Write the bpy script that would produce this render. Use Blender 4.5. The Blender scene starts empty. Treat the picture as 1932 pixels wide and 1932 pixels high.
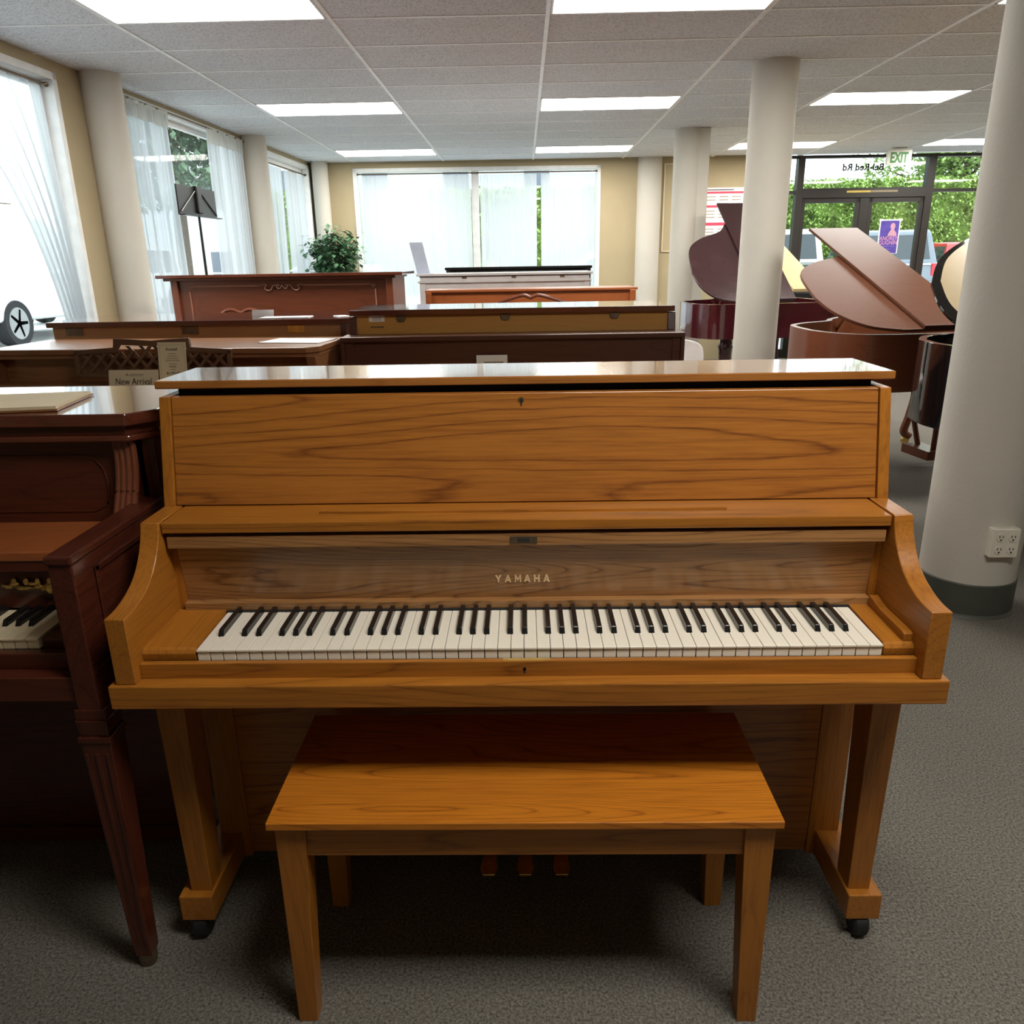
import bpy, bmesh, math, random
from mathutils import Vector, Matrix
random.seed(7)
S = bpy.context.scene
COL = S.collection
# ------------------------------------------------------------------ camera
def make_camera():
    f, cx, cy, cz, p, yw, r = 1467.05, .0044, -1.2434, 1.3915, .3128, -.0184, -.0167
    fwd = Vector((math.sin(yw)*math.cos(p), math.cos(yw)*math.cos(p), -math.sin(p)))
    right = Vector((math.cos(yw), -math.sin(yw), 0)); up = right.cross(fwd)
    r2 = right*math.cos(r) + up*math.sin(r); u2 = up*math.cos(r) - right*math.sin(r)
    cd = bpy.data.cameras.new('camera'); cd.sensor_width = 36; cd.sensor_fit = 'HORIZONTAL'
    cd.lens = 36*f/1932; cd.clip_start = .02; cd.clip_end = 400
    co = bpy.data.objects.new('camera', cd); COL.objects.link(co)
    m = Matrix.Identity(4)
    for i in range(3):
        m[i][0] = r2[i]; m[i][1] = u2[i]; m[i][2] = -fwd[i]
    m[0][3], m[1][3], m[2][3] = cx, cy, cz
    co.matrix_world = m; S.camera = co
make_camera()
# ------------------------------------------------------------------ world, exposure
W = bpy.data.worlds.new('sky'); S.world = W; W.use_nodes = True
bg = W.node_tree.nodes['Background']; bg.inputs[0].default_value = (.86, .94, 1.0, 1); bg.inputs[1].default_value = 4.2
vs = S.view_settings; vs.view_transform = 'Standard'; vs.look = 'None'; vs.exposure = 0.0; vs.gamma = 1.0; vs.use_curve_mapping = False
LAMP = 26.0          # radiance of the ceiling diffusers

# ------------------------------------------------------------------ materials
MATS = {}
def nt(name):
    m = bpy.data.materials.new(name); m.use_nodes = True
    MATS[name] = m
    return m, m.node_tree.nodes, m.node_tree.links, m.node_tree.nodes['Principled BSDF']
def mat(name, col, rough=.5, metal=0, noise=None, bump=0, bscale=80, spec=.5, coat=0):
    """noise=(amount, scale): gentle procedural variation of the colour"""
    m, N, L, b = nt(name)
    b.inputs['Roughness'].default_value = rough; b.inputs['Metallic'].default_value = metal
    b.inputs['Specular IOR Level'].default_value = spec; b.inputs['Coat Weight'].default_value = coat
    b.inputs['Coat Roughness'].default_value = .06
    amt, sc = noise or (.06, 12)
    tc = N.new('ShaderNodeTexCoord'); nz = N.new('ShaderNodeTexNoise'); nz.inputs['Scale'].default_value = sc; nz.inputs['Detail'].default_value = 4
    L.new(tc.outputs['Object'], nz.inputs['Vector'])
    cr = N.new('ShaderNodeValToRGB')
    cr.color_ramp.elements[0].position = .3; cr.color_ramp.elements[1].position = .7
    cr.color_ramp.elements[0].color = (*[c*(1-amt) for c in col], 1); cr.color_ramp.elements[1].color = (*[min(1, c*(1+amt)) for c in col], 1)
    L.new(nz.outputs['Fac'], cr.inputs['Fac']); L.new(cr.outputs['Color'], b.inputs['Base Color'])
    if bump:
        n2 = N.new('ShaderNodeTexNoise'); n2.inputs['Scale'].default_value = bscale; n2.inputs['Detail'].default_value = 3
        L.new(tc.outputs['Object'], n2.inputs['Vector'])
        bp = N.new('ShaderNodeBump'); bp.inputs['Strength'].default_value = bump; bp.inputs['Distance'].default_value = .004
        L.new(n2.outputs['Fac'], bp.inputs['Height']); L.new(bp.outputs['Normal'], b.inputs['Normal'])
    return m
def wood(name, light, dark, axis='x', rings=7, along=.55, across=4.2, rough=.28, coat=.0, off=0, line=.55, pore=.35, spec=.5):
    """cathedral-figured veneer: contour lines of a stretched noise field, plus fine pores running along the grain"""
    m, N, L, b = nt(name)
    b.inputs['Roughness'].default_value = rough; b.inputs['Coat Weight'].default_value = coat; b.inputs['Coat Roughness'].default_value = .05
    b.inputs['Specular IOR Level'].default_value = spec
    tc = N.new('ShaderNodeTexCoord')
    def mapped(sa, sx):
        mp = N.new('ShaderNodeMapping'); i = 'xyz'.index(axis)
        s = [sx, sx, sx]; s[i] = sa; mp.inputs['Scale'].default_value = s; mp.inputs['Location'].default_value = (off, off*1.7, off*.6)
        L.new(tc.outputs['Object'], mp.inputs['Vector']); return mp
    def noise(mp, detail, rough_=.5, dist=0):
        n = N.new('ShaderNodeTexNoise'); n.inputs['Scale'].default_value = 1; n.inputs['Detail'].default_value = detail
        n.inputs['Roughness'].default_value = rough_; n.inputs['Distortion'].default_value = dist
        L.new(mp.outputs['Vector'], n.inputs['Vector']); return n
    def math_(op, a, bb):
        n = N.new('ShaderNodeMath'); n.operation = op
        for k, v in enumerate((a, bb)):
            if v is None: continue
            if isinstance(v, (int, float)): n.inputs[k].default_value = v
            else: L.new(v, n.inputs[k])
        return n.outputs[0]
    big = noise(mapped(along, across), 1.2, .45)
    wob = noise(mapped(along*14, across*5), 3, .6)
    v = math_('ADD', math_('MULTIPLY', big.outputs['Fac'], rings*4.0), math_('MULTIPLY', wob.outputs['Fac'], .45))
    fr = math_('FRACT', v, None)
    r1 = N.new('ShaderNodeValToRGB'); e = r1.color_ramp.elements
    e[0].position = 0; e[0].color = (1, 1, 1, 1); e[1].position = 1; e[1].color = (.85, .85, .85, 1)
    a = e.new(.05); a.color = (.55, .55, .55, 1); a = e.new(.13); a.color = (.18, .18, .18, 1); a = e.new(.5); a.color = (.0, .0, .0, 1); a = e.new(.92); a.color = (.12, .12, .12, 1)
    L.new(fr, r1.inputs['Fac'])
    pores = noise(mapped(7, 190), 3, .6)
    r2 = N.new('ShaderNodeValToRGB'); r2.color_ramp.elements[0].position = .42; r2.color_ramp.elements[1].position = .72
    L.new(pores.outputs['Fac'], r2.inputs['Fac'])
    tone = noise(mapped(.9, 3), 2)
    fac = math_('ADD', math_('MULTIPLY', r1.outputs['Color'], line), math_('MULTIPLY', r2.outputs['Color'], pore))
    fac = math_('ADD', fac, math_('MULTIPLY', math_('SUBTRACT', tone.outputs['Fac'], .5), .5))
    mx = N.new('ShaderNodeMix'); mx.data_type = 'RGBA'; mx.clamp_factor = True
    L.new(fac, mx.inputs['Factor']); mx.inputs['A'].default_value = (*light, 1); mx.inputs['B'].default_value = (*dark, 1)
    L.new(mx.outputs['Result'], b.inputs['Base Color'])
    bp = N.new('ShaderNodeBump'); bp.inputs['Strength'].default_value = .06; bp.inputs['Distance'].default_value = .001
    L.new(r2.outputs['Color'], bp.inputs['Height']); L.new(bp.outputs['Normal'], b.inputs['Normal'])
    return m
def emit(name, col, s):
    m, N, L, b = nt(name); b.inputs['Base Color'].default_value = (.8, .8, .8, 1)
    b.inputs['Emission Color'].default_value = (*col, 1); b.inputs['Emission Strength'].default_value = s; return m
def carpet(name):
    m, N, L, b = nt(name); b.inputs['Roughness'].default_value = .95; b.inputs['Specular IOR Level'].default_value = .15
    tc = N.new('ShaderNodeTexCoord')
    n1 = N.new('ShaderNodeTexNoise'); n1.inputs['Scale'].default_value = 170; n1.inputs['Detail'].default_value = 3; n1.inputs['Roughness'].default_value = .75
    n2 = N.new('ShaderNodeTexNoise'); n2.inputs['Scale'].default_value = 1.2; n2.inputs['Detail'].default_value = 4
    L.new(tc.outputs['Object'], n1.inputs['Vector']); L.new(tc.outputs['Object'], n2.inputs['Vector'])
    r = N.new('ShaderNodeValToRGB'); e = r.color_ramp.elements
    e[0].position = .32; e[0].color = (.056, .051, .043, 1); e[1].position = .68; e[1].color = (.285, .262, .225, 1)
    L.new(n1.outputs['Fac'], r.inputs['Fac'])
    mx = N.new('ShaderNodeMix'); mx.data_type = 'RGBA'; mx.blend_type = 'MULTIPLY'; mx.inputs['Factor'].default_value = .5
    r3 = N.new('ShaderNodeValToRGB'); r3.color_ramp.elements[0].position = .35; r3.color_ramp.elements[0].color = (.75, .75, .75, 1); r3.color_ramp.elements[1].position = .65
    L.new(n2.outputs['Fac'], r3.inputs['Fac']); L.new(r.outputs['Color'], mx.inputs['A']); L.new(r3.outputs['Color'], mx.inputs['B'])
    L.new(mx.outputs['Result'], b.inputs['Base Color'])
    bp = N.new('ShaderNodeBump'); bp.inputs['Strength'].default_value = .7; bp.inputs['Distance'].default_value = .006
    L.new(n1.outputs['Fac'], bp.inputs['Height']); L.new(bp.outputs['Normal'], b.inputs['Normal']); return m
def tilemat(name):
    m, N, L, b = nt(name); b.inputs['Roughness'].default_value = .95; b.inputs['Specular IOR Level'].default_value = .1
    tc = N.new('ShaderNodeTexCoord'); v = N.new('ShaderNodeTexNoise'); v.inputs['Scale'].default_value = 85; v.inputs['Detail'].default_value = 2
    L.new(tc.outputs['Object'], v.inputs['Vector'])
    r = N.new('ShaderNodeValToRGB'); e = r.color_ramp.elements
    e[0].position = .36; e[0].color = (.53, .55, .58, 1); e[1].position = .50; e[1].color = (.745, .77, .81, 1)
    L.new(v.outputs['Fac'], r.inputs['Fac']); L.new(r.outputs['Color'], b.inputs['Base Color'])
    bp = N.new('ShaderNodeBump'); bp.inputs['Strength'].default_value = .5; bp.inputs['Distance'].default_value = .003
    L.new(v.outputs['Fac'], bp.inputs['Height']); L.new(bp.outputs['Normal'], b.inputs['Normal']); return m
def sheer(name, col, transp):
    m, N, L, b = nt(name); N.remove(b); out = N['Material Output']
    t = N.new('ShaderNodeBsdfTransparent'); tr = N.new('ShaderNodeBsdfTranslucent'); tr.inputs[0].default_value = (*col, 1)
    d = N.new('ShaderNodeBsdfDiffuse'); d.inputs[0].default_value = (*col, 1)
    lw = N.new('ShaderNodeLayerWeight'); lw.inputs[0].default_value = .35
    m1 = N.new('ShaderNodeMixShader'); m1.inputs[0].default_value = .35; L.new(tr.outputs[0], m1.inputs[1]); L.new(d.outputs[0], m1.inputs[2])
    # cloth seen edge-on lets less through: more threads in the line of sight
    mr = N.new('ShaderNodeMapRange'); mr.inputs['From Min'].default_value = 0; mr.inputs['From Max'].default_value = 1
    mr.inputs['To Min'].default_value = transp; mr.inputs['To Max'].default_value = .05
    L.new(lw.outputs['Facing'], mr.inputs['Value'])
    tc = N.new('ShaderNodeTexCoord'); nz = N.new('ShaderNodeTexNoise'); nz.inputs['Scale'].default_value = 300; L.new(tc.outputs['Object'], nz.inputs['Vector'])
    mu = N.new('ShaderNodeMath'); mu.operation = 'MULTIPLY_ADD'; mu.inputs[1].default_value = .12; mu.inputs[2].default_value = -.06
    L.new(nz.outputs['Fac'], mu.inputs[0])
    ad = N.new('ShaderNodeMath'); ad.operation = 'ADD'; ad.use_clamp = True; L.new(mr.outputs[0], ad.inputs[0]); L.new(mu.outputs[0], ad.inputs[1])
    m2 = N.new('ShaderNodeMixShader'); L.new(ad.outputs[0], m2.inputs[0]); L.new(m1.outputs[0], m2.inputs[1]); L.new(t.outputs[0], m2.inputs[2])
    L.new(m2.outputs[0], out.inputs[0]); return m
def glass(name, tint=(.93, .96, .95)):
    m, N, L, b = nt(name); N.remove(b); out = N['Material Output']
    t = N.new('ShaderNodeBsdfTransparent'); t.inputs[0].default_value = (*tint, 1)
    g = N.new('ShaderNodeBsdfGlossy'); g.inputs['Roughness'].default_value = .02
    lw = N.new('ShaderNodeLayerWeight'); lw.inputs[0].default_value = .5           # symmetrical fresnel-like falloff for a thin pane
    pw = N.new('ShaderNodeMath'); pw.operation = 'POWER'; pw.inputs[1].default_value = 5; L.new(lw.outputs['Facing'], pw.inputs[0])
    fm = N.new('ShaderNodeMath'); fm.operation = 'MULTIPLY_ADD'; fm.inputs[1].default_value = .8; fm.inputs[2].default_value = .03; L.new(pw.outputs[0], fm.inputs[0])
    mx = N.new('ShaderNodeMixShader'); L.new(fm.outputs[0], mx.inputs[0]); L.new(t.outputs[0], mx.inputs[1]); L.new(g.outputs[0], mx.inputs[2])
    L.new(mx.outputs[0], out.inputs[0]); return m

OAK_L, OAK_D = (.40, .148, .018), (.155, .047, .007)
for ax in 'xyz':
    wood('oak_'+ax, OAK_L, OAK_D, ax, rings=4.5, along=.5, across=8, off=1.3, line=.6 if ax == 'x' else .3, pore=.4, rough=.30)
wood('oak_panel', (.40, .145, .022), (.15, .043, .008), 'x', rings=4.6, along=.42, across=6.5, off=3.1, line=.8, pore=.45, rough=.32, coat=.15)
wood('oak_fall_lit', (.40, .195, .068), (.15, .062, .02), 'x', rings=9, along=.8, across=9, off=5.2, line=.85, pore=.5, rough=.30, coat=.2)  # same oak, greyer: front light and sheen mixed into the colour
wood('oak_gloss', (.40, .150, .03), (.20, .065, .012), 'x', rings=5, off=2.2, line=.4, pore=.3, rough=.15, coat=1)
wood('oak_bench', (.56, .19, .016), (.24, .062, .006), 'x', rings=10, along=.7, across=5.5, off=7.7, line=.8, pore=.5, rough=.30)
for ax in 'xyz':
    wood('mahog_'+ax, (.085, .020, .010), (.030, .007, .004), ax, rings=5, off=.4, line=.4, pore=.4, rough=.22)
wood('mahog_top', (.12, .030, .016), (.05, .012, .007), 'x', rings=4, off=.9, line=.35, pore=.3, rough=.12, coat=1)
wood('redwood', (.14, .040, .018), (.07, .018, .009), 'x', rings=5, off=2.9, line=.4, pore=.3, rough=.3)
wood('redwood_z', (.17, .048, .022), (.09, .024, .011), 'z', rings=5, off=2.4, line=.4, pore=.3, rough=.3)
wood('walnut', (.27, .115, .045), (.13, .05, .02), 'x', rings=5, off=4.4, line=.4, pore=.35, rough=.28)
wood('walnut_z', (.22, .09, .036), (.11, .043, .017), 'z', rings=5, off=4.1, line=.4, pore=.35, rough=.3)
wood('walnut_dark', (.13, .06, .03), (.06, .028, .014), 'x', rings=5, off=4.9, line=.4, pore=.35, rough=.4)
wood('brownpiano', (.085, .030, .018), (.042, .014, .009), 'x', rings=5, off=6.1, line=.3, pore=.4, rough=.3)
wood('tanboard', (.50, .24, .045), (.36, .16, .03), 'x', rings=4, off=8.1, line=.3, pore=.3, rough=.5)
wood('dullboard', (.36, .17, .06), (.22, .10, .035), 'x', rings=4, off=8.6, line=.3, pore=.3, rough=.5)
wood('cherry', (.34, .10, .03), (.17, .045, .014), 'x', rings=5, off=9.3, line=.4, pore=.3, rough=.28)
wood('grand_brown', (.15, .047, .022), (.085, .024, .011), 'x', rings=6, off=10.1, line=.35, pore=.3, rough=.28, spec=.3)
mat('corbel', (.15, .045, .022), .18, noise=(.15, 20))
mat('bead_brown', (.30, .12, .07), .3, noise=(.1, 20))
wood('grand_brown_lid', (.115, .042, .022), (.07, .023, .012), 'x', rings=6, off=10.1, line=.35, pore=.3, rough=.38, spec=.18)
mat('grand_red', (.055, .008, .012), .06, noise=(.15, 5), coat=.6)
mat('grand_red_lid', (.038, .016, .018), .25, noise=(.12, 5))
mat('black_gloss', (.006, .006, .007), .05, noise=(.1, 5), coat=.6)
mat('black_satin', (.012, .012, .013), .35)
mat('gold_tone', (.56, .42, .21), .3, noise=(.06, 5))  # even gold colour on the raised lids of the black grands
mat('white_lacquer', (.66, .63, .62), .2)
mat('ivory', (.86, .80, .68), .16, noise=(.015, 8), coat=.3)
mat('ivory_old', (.80, .68, .46), .25, noise=(.03, 8))
mat('ebony', (.012, .011, .011), .2)
mat('brass', (.62, .42, .14), .3, metal=1, noise=(.2, 40))
mat('strike_brass', (.42, .26, .07), .5, noise=(.2, 40))
mat('dark_brass', (.16, .12, .08), .45, metal=.8, noise=(.2, 40))
mat('brass_print', (.95, .70, .38), .45, noise=(.03, 30))
mat('steel', (.6, .6, .6), .3, metal=1)
mat('felt_gap_black', (.008, .008, .009), .9)
mat('rubber', (.010, .010, .011), .6)
mat('paper', (.78, .74, .66), .8, noise=(.03, 10))
mat('paper_cream', (.66, .56, .38), .85, noise=(.04, 8))
mat('paper_white', (.85, .85, .85), .8, noise=(.02, 8))
mat('print_black', (.02, .018, .016), .8)
mat('print_gray', (.33, .27, .18), .8)
mat('wall_beige', (.41, .335, .205), .85, noise=(.03, 3), bump=.15, bscale=120)
mat('column_white', (.57, .54, .475), .75, noise=(.03, 3), bump=.25, bscale=60)
mat('column_base', (.062, .068, .056), .5, noise=(.1, 4))
mat('trim_white', (.78, .79, .78), .4)
mat('outlet_ivory', (.74, .70, .60), .45)
mat('grid_white', (.90, .91, .92), .4)
mat('slab', (.6, .6, .6), .9)
mat('bronze_frame', (.018, .014, .012), .45)
mat('sign_white', (.78, .78, .72), .5)
mat('sign_green', (.04, .22, .05), .5)
mat('poster_purple', (.08, .05, .33), .5, noise=(.25, 9))
mat('poster_pink', (.72, .32, .42), .5)
mat('poster_skin', (.55, .30, .38), .5)
mat('poster_lilac', (.20, .14, .5), .5)
mat('red_print', (.60, .05, .10), .6)
mat('label_yellow', (.75, .55, .12), .6)
mat('leaf', (.10, .21, .11), .35, noise=(.5, 14))
mat('leaf_hedge', (.30, .43, .11), .7, noise=(.55, 2.5))
mat('leaf_tree', (.29, .42, .12), .7, noise=(.45, 1.2))
mat('leaf_conifer', (.12, .19, .11), .8, noise=(.5, 3))
mat('bark', (.12, .08, .05), .9, noise=(.3, 20))
mat('soil', (.03, .02, .015), .95)
mat('pot', (.20, .12, .07), .6)
mat('asphalt', (.50, .50, .49), .9, noise=(.1, 2))
mat('car_silver', (.17, .20, .24), .25, metal=.3, coat=.5)
mat('car_green', (.05, .075, .06), .25, coat=.5)
mat('car_white', (.80, .80, .80), .25, coat=.5)
mat('car_red', (.55, .04, .04), .25, coat=.5)
mat('car_glass', (.045, .06, .07), .05)
mat('lamp_red', (.75, .03, .05), .2)
mat('tire', (.02, .02, .022), .8)
mat('alloy', (.55, .55, .56), .3, metal=.9)
mat('building_pale', (.72, .74, .76), .9, noise=(.04, .6))
mat('building_dark', (.14, .16, .2), .4)
mat('plate_gold', (.40, .27, .10), .4, metal=.7)
emit('lamp_panel', (1.0, .965, .89), LAMP)
sheer('sheer', (.53, .555, .575), .27)
sheer('sheer_dense', (.80, .83, .87), .24)
sheer('sheer_header', (.60, .58, .52), .10)
glass('pane')
carpet('carpet'); tilemat('ceiling_tile')
M = MATS

# ------------------------------------------------------------------ geometry helpers
class MB:
    def __init__(self): self.v = []; self.f = []
    def add(self, vs, fs):
        o = len(self.v); self.v += [tuple(p) for p in vs]; self.f += [tuple(i+o for i in q) for q in fs]; return self
    def hexa(self, p): return self.add(p, [(0, 3, 2, 1), (4, 5, 6, 7), (0, 1, 5, 4), (1, 2, 6, 5), (2, 3, 7, 6), (3, 0, 4, 7)])
    def box(self, x0, x1, y0, y1, z0, z1):
        return self.hexa([(x0, y0, z0), (x1, y0, z0), (x1, y1, z0), (x0, y1, z0), (x0, y0, z1), (x1, y0, z1), (x1, y1, z1), (x0, y1, z1)])
    def prism(self, poly, axis, a0, a1):
        n = len(poly)
        def P(p, a): return {'x': (a, p[0], p[1]), 'y': (p[0], a, p[1]), 'z': (p[0], p[1], a)}[axis]
        return self.add([P(p, a0) for p in poly]+[P(p, a1) for p in poly],
                        [tuple(range(n))[::-1], tuple(range(n, 2*n))]+[(i, (i+1) % n, n+(i+1) % n, n+i) for i in range(n)])
    def tube(self, path, r, n=8):
        path = [Vector(p) for p in path]; rs = r if isinstance(r, (list, tuple)) else [r]*len(path); o = len(self.v)
        for i, p in enumerate(path):
            t = (path[min(i+1, len(path)-1)]-path[max(i-1, 0)]).normalized()
            a = Vector((0, 0, 1)) if abs(t.z) < .9 else Vector((1, 0, 0))
            u = t.cross(a).normalized(); w = t.cross(u)
            for k in range(n):
                an = 2*math.pi*k/n; self.v.append(tuple(p+(u*math.cos(an)+w*math.sin(an))*rs[i]))
        for i in range(len(path)-1):
            for k in range(n):
                a = o+i*n+k; b = o+i*n+(k+1) % n; self.f.append((a, b, b+n, a+n))
        self.f.append(tuple(range(o, o+n))[::-1]); e = o+(len(path)-1)*n; self.f.append(tuple(range(e, e+n))); return self
    def lathe(self, prof, c=(0, 0, 0), n=20, axis='z'):
        o = len(self.v)
        for r, h in prof:
            for k in range(n):
                a = 2*math.pi*k/n; x, y = r*math.cos(a), r*math.sin(a)
                q = {'z': (x, y, h), 'y': (x, h, y), 'x': (h, x, y)}[axis]
                self.v.append((c[0]+q[0], c[1]+q[1], c[2]+q[2]))
        for i in range(len(prof)-1):
            for k in range(n):
                a = o+i*n+k; b = o+i*n+(k+1) % n; self.f.append((a, b, b+n, a+n))
        self.f.append(tuple(range(o, o+n))[::-1]); e = o+(len(prof)-1)*n; self.f.append(tuple(range(e, e+n))); return self
    def ball(self, c, r, n=10):
        rx, ry, rz = r if isinstance(r, (tuple, list)) else (r, r, r); o = len(self.v); m = n//2+1
        for i in range(m+1):
            t = math.pi*i/m
            for k in range(n):
                a = 2*math.pi*k/n; s = max(math.sin(t), .01); self.v.append((c[0]+rx*s*math.cos(a), c[1]+ry*s*math.sin(a), c[2]+rz*math.cos(t)))
        for i in range(m):
            for k in range(n):
                a = o+i*n+k; b = o+i*n+(k+1) % n; self.f.append((a, a+n, b+n, b))
        return self
    def grid(self, nu, nv, fn):
        o = len(self.v)
        for i in range(nu+1):
            for j in range(nv+1): self.v.append(tuple(fn(i/nu, j/nv)))
        for i in range(nu):
            for j in range(nv):
                a = o+i*(nv+1)+j; self.f.append((a, a+nv+1, a+nv+2, a+1))
        return self
    def mesh(self, name, m, smooth=False):
        me = bpy.data.meshes.new(name); me.from_pydata(self.v, [], self.f)
        b = bmesh.new(); b.from_mesh(me); bmesh.ops.recalc_face_normals(b, faces=b.faces); b.to_mesh(me); b.free()
        me.materials.append(M[m] if isinstance(m, str) else m)
        if smooth:
            me.polygons.foreach_set('use_smooth', [True]*len(me.polygons)); me.set_sharp_from_angle(angle=math.radians(38))
        me.update(); return me
    def build(self, name, m, parent=None, bev=0, smooth=False, seg=2):
        o = bpy.data.objects.new(name, self.mesh(name, m, smooth)); COL.objects.link(o)
        if parent: o.parent = parent
        if bev:
            md = o.modifiers.new('edge', 'BEVEL'); md.width = bev; md.segments = seg; md.limit_method = 'ANGLE'; md.angle_limit = math.radians(35)
        return o
def box(name, x0, x1, y0, y1, z0, z1, m, parent=None, bev=.0): return MB().box(x0, x1, y0, y1, z0, z1).build(name, m, parent, bev)
def tag(o, label=None, cat=None, group=None, kind=None):
    for k, v in (('label', label), ('category', cat), ('group', group), ('kind', kind)):
        if v: o[k] = v
    return o
def thing(name, label, cat, loc=(0, 0, 0), rz=0, group=None):
    o = bpy.data.objects.new(name, None); o.empty_display_size = .1; COL.objects.link(o); o.location = loc; o.rotation_euler = (0, 0, rz)
    return tag(o, label, cat, group)
def struct(name, loc=(0, 0, 0), rz=0):
    o = bpy.data.objects.new(name, None); o.empty_display_size = .1; COL.objects.link(o); o.location = loc; o.rotation_euler = (0, 0, rz)
    o['kind'] = 'structure'; return o
def inst(src, name, parent, loc, rot=(0, 0, 0)):
    o = bpy.data.objects.new(name, src.data); COL.objects.link(o); o.parent = parent; o.location = loc; o.rotation_euler = rot
    for md in src.modifiers:
        n = o.modifiers.new(md.name, md.type); n.width = md.width; n.segments = md.segments; n.limit_method = md.limit_method; n.angle_limit = md.angle_limit
    return o
def text(name, s, size, m, parent, loc, rot, ext=.0008, sx=1, align='LEFT', spacing=1.0, bold=0):
    cu = bpy.data.curves.new(name, 'FONT'); cu.body = s; cu.size = size; cu.extrude = ext; cu.align_x = align; cu.space_character = spacing; cu.offset = bold; cu.resolution_u = 3
    t = bpy.data.objects.new(name, cu); COL.objects.link(t)
    dg = bpy.context.evaluated_depsgraph_get(); me = bpy.data.meshes.new_from_object(t.evaluated_get(dg))
    bpy.data.objects.remove(t)
    me.materials.clear(); me.materials.append(M[m])
    o = bpy.data.objects.new(name, me); COL.objects.link(o); o.parent = parent; o.location = loc; o.rotation_euler = rot; o.scale = (sx, 1, 1); return o
def spline(pts, n=10, closed=False):
    out = []; N = len(pts)
    for i in range(N if closed else N-1):
        p0, p1, p2, p3 = (pts[(i-1) % N] if closed or i > 0 else pts[0]), pts[i], pts[(i+1) % N], (pts[(i+2) % N] if closed or i+2 < N else pts[-1])
        for k in range(n):
            t = k/n
            out.append(tuple(.5*(2*b+(c-a)*t+(2*a-5*b+4*c-d)*t*t+(3*b-a-3*c+d)*t**3) for a, b, c, d in zip(p0, p1, p2, p3)))
    if not closed: out.append(tuple(pts[-1]))
    return out

# ------------------------------------------------------------------ room shell
CZ = 2.66
fl = tag(box('floor', -3.3, 9.2, -4.2, 10.25, -.12, 0, 'carpet'), kind='structure')
gr = tag(box('outdoor_ground', -60, 60, -60, 90, -.35, -.14, 'asphalt'), kind='structure')
ceil = struct('ceiling', (0, 0, CZ))
box('roof_slab', -3.3, 9.2, -4.2, 10.6, .06, .2, 'slab', ceil)
XL = [.155+1.19*k for k in range(-3, 8)]; YL = [3.61+.575*k for k in range(-13, 12)]
XL[0] = -3.2; XL[-1] = 8.6
LIGHTS = [(i, j) for i in (1, 3, 5, 7, 9) for j in (5, 12, 17, 22) if j > 6 or i == 3]      # cells of the grid that hold a troffer
t0 = None
for i in range(len(XL)-1):
    for j in range(len(YL)-1):
        if (i, j) in LIGHTS: continue
        w, d = XL[i+1]-XL[i]-.014, YL[j+1]-YL[j]-.014
        c = ((XL[i]+XL[i+1])/2, (YL[j]+YL[j+1])/2, .0)
        if 0 < i < len(XL)-2 and t0: inst(t0, 'ceiling_tile', ceil, c)
        else:
            o = MB().box(-w/2, w/2, -d/2, d/2, .004, .02).build('ceiling_tile', 'ceiling_tile', ceil); o.location = c
            if 0 < i < len(XL)-2: t0 = o
for x in XL[1:-1]: box('grid_runner', x-.012, x+.012, YL[0], YL[-1]+.3, -.001, .03, 'grid_white', ceil)
for y in YL[1:]: box('grid_tee', -3.2, 8.6, y-.010, y+.010, 0, .03, 'grid_white', ceil)
for k, (i, j) in enumerate(LIGHTS):
    x0, x1, y0, y1 = XL[i]+.014, XL[i+1]-.014, YL[j]+.012, YL[j+1]-.012
    if i == 9: x1 = x0+1.16
    lab = 'recessed glowing ceiling troffer %s, %s' % ({1: 'nearest the window wall', 3: 'above the upright rows', 5: 'above the grand pianos', 7: 'above the glass doors side', 9: 'above the right wall side'}[i], {5: 'over the oak bench', 12: 'first row behind the oak piano', 17: 'middle row', 22: 'row by the back wall'}[j])
    t = thing('ceiling_light', lab, 'ceiling light', (0, 0, CZ), 0, 'lit ceiling troffers')
    MB().box(x0, x1, y0, y0+.012, -.003, .05).box(x0, x1, y1-.012, y1, -.003, .05).box(x0, x0+.012, y0, y1, -.003, .05).box(x1-.012, x1, y0, y1, -.003, .05).build('frame', 'grid_white', t)
    box('diffuser', x0+.012, x1-.012, y0+.012, y1-.012, .004, .012, 'lamp_panel', t)

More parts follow.
